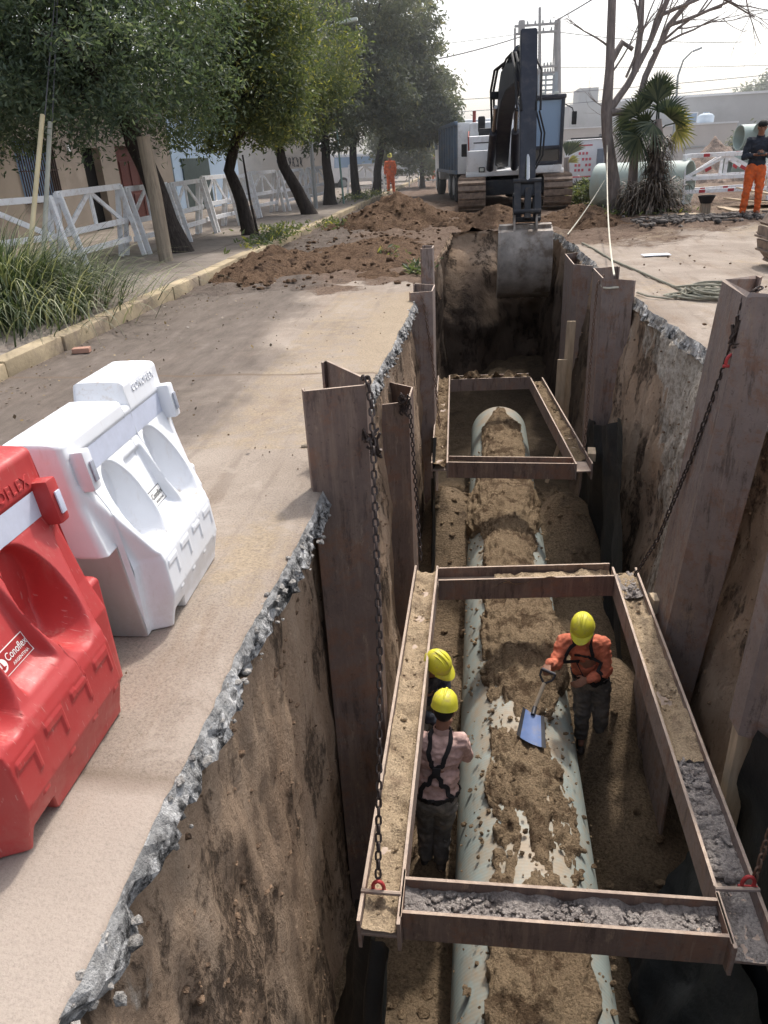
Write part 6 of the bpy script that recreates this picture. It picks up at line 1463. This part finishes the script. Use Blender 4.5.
person('worker in dark jacket half hidden under the left frame rail', (-.40, 4.7, -3.2), dict(head=(-.235, 4.385, -1.735), neck=(-.30, 4.47, -1.89), chest=(-.36, 4.56, -2.08), pelvis=(-.42, 4.72, -2.40), shR=(-.48, 4.42, -1.99), shL=(-.25, 4.68, -1.99), elR=(-.40, 4.30, -2.22), wrR=(-.24, 4.34, -2.36), elL=(-.17, 4.62, -2.20), wrL=(-.13, 4.45, -2.33), hipL=(-.36, 4.79, -2.49), hipR=(-.47, 4.68, -2.49), knL=(-.30, 4.72, -2.84), knR=(-.42, 4.58, -2.84), anL=(-.35, 4.80, -3.15), anR=(-.46, 4.66, -3.15)), .009, NAVYC, TROUS,
       dict(face=(1, -.55, -.7), bodyface=(.8, -.6, -.2), handR=((.6, .2, -.6), (.2, -.8, .5), 1, .5), handL=((.2, -.6, -.6), (.7, .3, .6), 1, .5), toe=(.9, -.5, 0), helmet=True, shift=(-.06, -.03, -.02), shrink=.83, group='workers in the trench'))


def stander(label, x, y, z, H, fwd, shirt, trous, vox, arms='down', **kw):
    k = H / 1.75; f_ = V((fwd[0], fwd[1], 0)).normalized(); r = V((f_.y, -f_.x, 0))          # r: the person's right
    def Q(a, b, c): return V((x, y, z)) + r * (a * k) + f_ * (b * k) + V((0, 0, c * k))
    J = dict(head=Q(0, .03, 1.62), neck=Q(0, -.01, 1.46), chest=Q(0, -.01, 1.25), pelvis=Q(0, 0, .93), shR=Q(.18, -.01, 1.39), shL=Q(-.18, -.01, 1.39), hipR=Q(.09, 0, .86), hipL=Q(-.09, 0, .86), knR=Q(.11, .03, .48), knL=Q(-.12, .02, .48), anR=Q(.12, -.02, .09), anL=Q(-.14, 0, .09))
    if arms == 'phone': J.update(elR=Q(.25, .02, 1.10), wrR=Q(.10, .25, 1.14), elL=Q(-.25, .02, 1.10), wrL=Q(-.10, .25, 1.14)); hR = ((tuple(f_ * .6 - r * .7)), (r.x * .6, r.y * .6, -.7), 1, .5); hL = ((tuple(f_ * .6 + r * .7)), (-r.x * .6, -r.y * .6, -.7), -1, .5); fc = f_ * 1 + V((0, 0, -.6))
    else: J.update(elR=Q(.25, -.02, 1.12), wrR=Q(.24, .05, .87), elL=Q(-.25, -.02, 1.12), wrL=Q(-.24, .05, .87)); hR = ((0, 0, -1), tuple(r), 1, .3); hL = ((0, 0, -1), tuple(-r), -1, .3); fc = f_ + V((0, 0, -.15))
    o = dict(face=tuple(fc), bodyface=tuple(f_), handR=hR, handL=hL, toe=tuple(f_), s=k); o.update(kw)
    person(label, (x, y, z), J, vox, shirt, trous, o); return Q


Q = stander('man in navy sweater and orange trousers looking at a phone', 5.66, 17.6, .1, 1.84, (-.15, -1), NAVYC, ORANGE2, .012, 'phone', cap=True)
ph = MB().box(Q(0, .33, 1.17), (.15, .085, .012), Matrix.Rotation(.8, 3, 'X'), .003); own('phone', ph, BLACKM, 'dark phone held by the man in navy sweater', 'phone', Q(0, .33, 1.16))
stander('worker in full orange suit walking under the left trees', -4.15, 36.6, 0, 1.68, (.1, -1), ORANGE2, ORANGE2, .02, helmet=True)
stander('distant worker in orange behind the white barricade', -2.9, 50.0, 0, 1.55, (0, -1), ORANGE2, ORANGE2, .025, helmet=True)
# shovel held by the orange worker
sv = thing('shovel', 'short D-handled shovel with blue blade resting on the pipe sand', 'shovel', (.42, 4.35, -2.3))
g0_, g1_ = V((.552, 4.615, -1.985)), V((.44, 4.47, -2.25))
d_ = (g1_ - g0_).normalized(); sx_ = V((1, -.2, 0)); sx_ = (sx_ - d_ * sx_.dot(d_)).normalized()
mb = MB(); mb.tube([g0_ - sx_ * .055, g0_ + sx_ * .055], .013, 10); mb.tube([g0_ - sx_ * .055, g0_ - sx_ * .05 + d_ * .05, g0_ + d_ * .10], .009, 8); mb.tube([g0_ + sx_ * .055, g0_ + sx_ * .05 + d_ * .05, g0_ + d_ * .10], .009, 8); mb.build('grip', DBLADE, sv, 50)
MB().tube([g0_ + d_ * .09, g1_], .015, 10).build('handle', simple('pale_handle', (.55, .46, .34), .15, 6, .6, .1), sv, 50)
e_ = V((.40, 4.17, -2.30)); c0 = V((.435, 4.46, -2.24)); d2 = (e_ - c0).normalized(); n2 = sx_.cross(d2).normalized(); n2 = n2 if n2.z > 0 else -n2
MB().tube([g1_ - d_ * .03, c0 + d2 * .05 + n2 * .012], .018, 8).build('socket', DBLADE, sv, 50)
def blade_pt(u, v): wd = .085 + .03 * u; return c0 + d2 * (.03 + .27 * u) + sx_ * (wd * v) + n2 * (.028 * v * v + .004)
mb = MB(); mb.grid([[blade_pt(u, v) for v in np.linspace(-.72, .72, 9)] for u in np.linspace(0, 1, 9)]); mb.build('blade', BLADEM, sv, 60)
for s in (-1, 1): mb = MB(); mb.grid([[blade_pt(u, v) for v in np.linspace(.72 * s, 1.0 * s, 4)] for u in np.linspace(0, 1, 9)]); mb.build('blade_side', DBLADE, sv, 60)
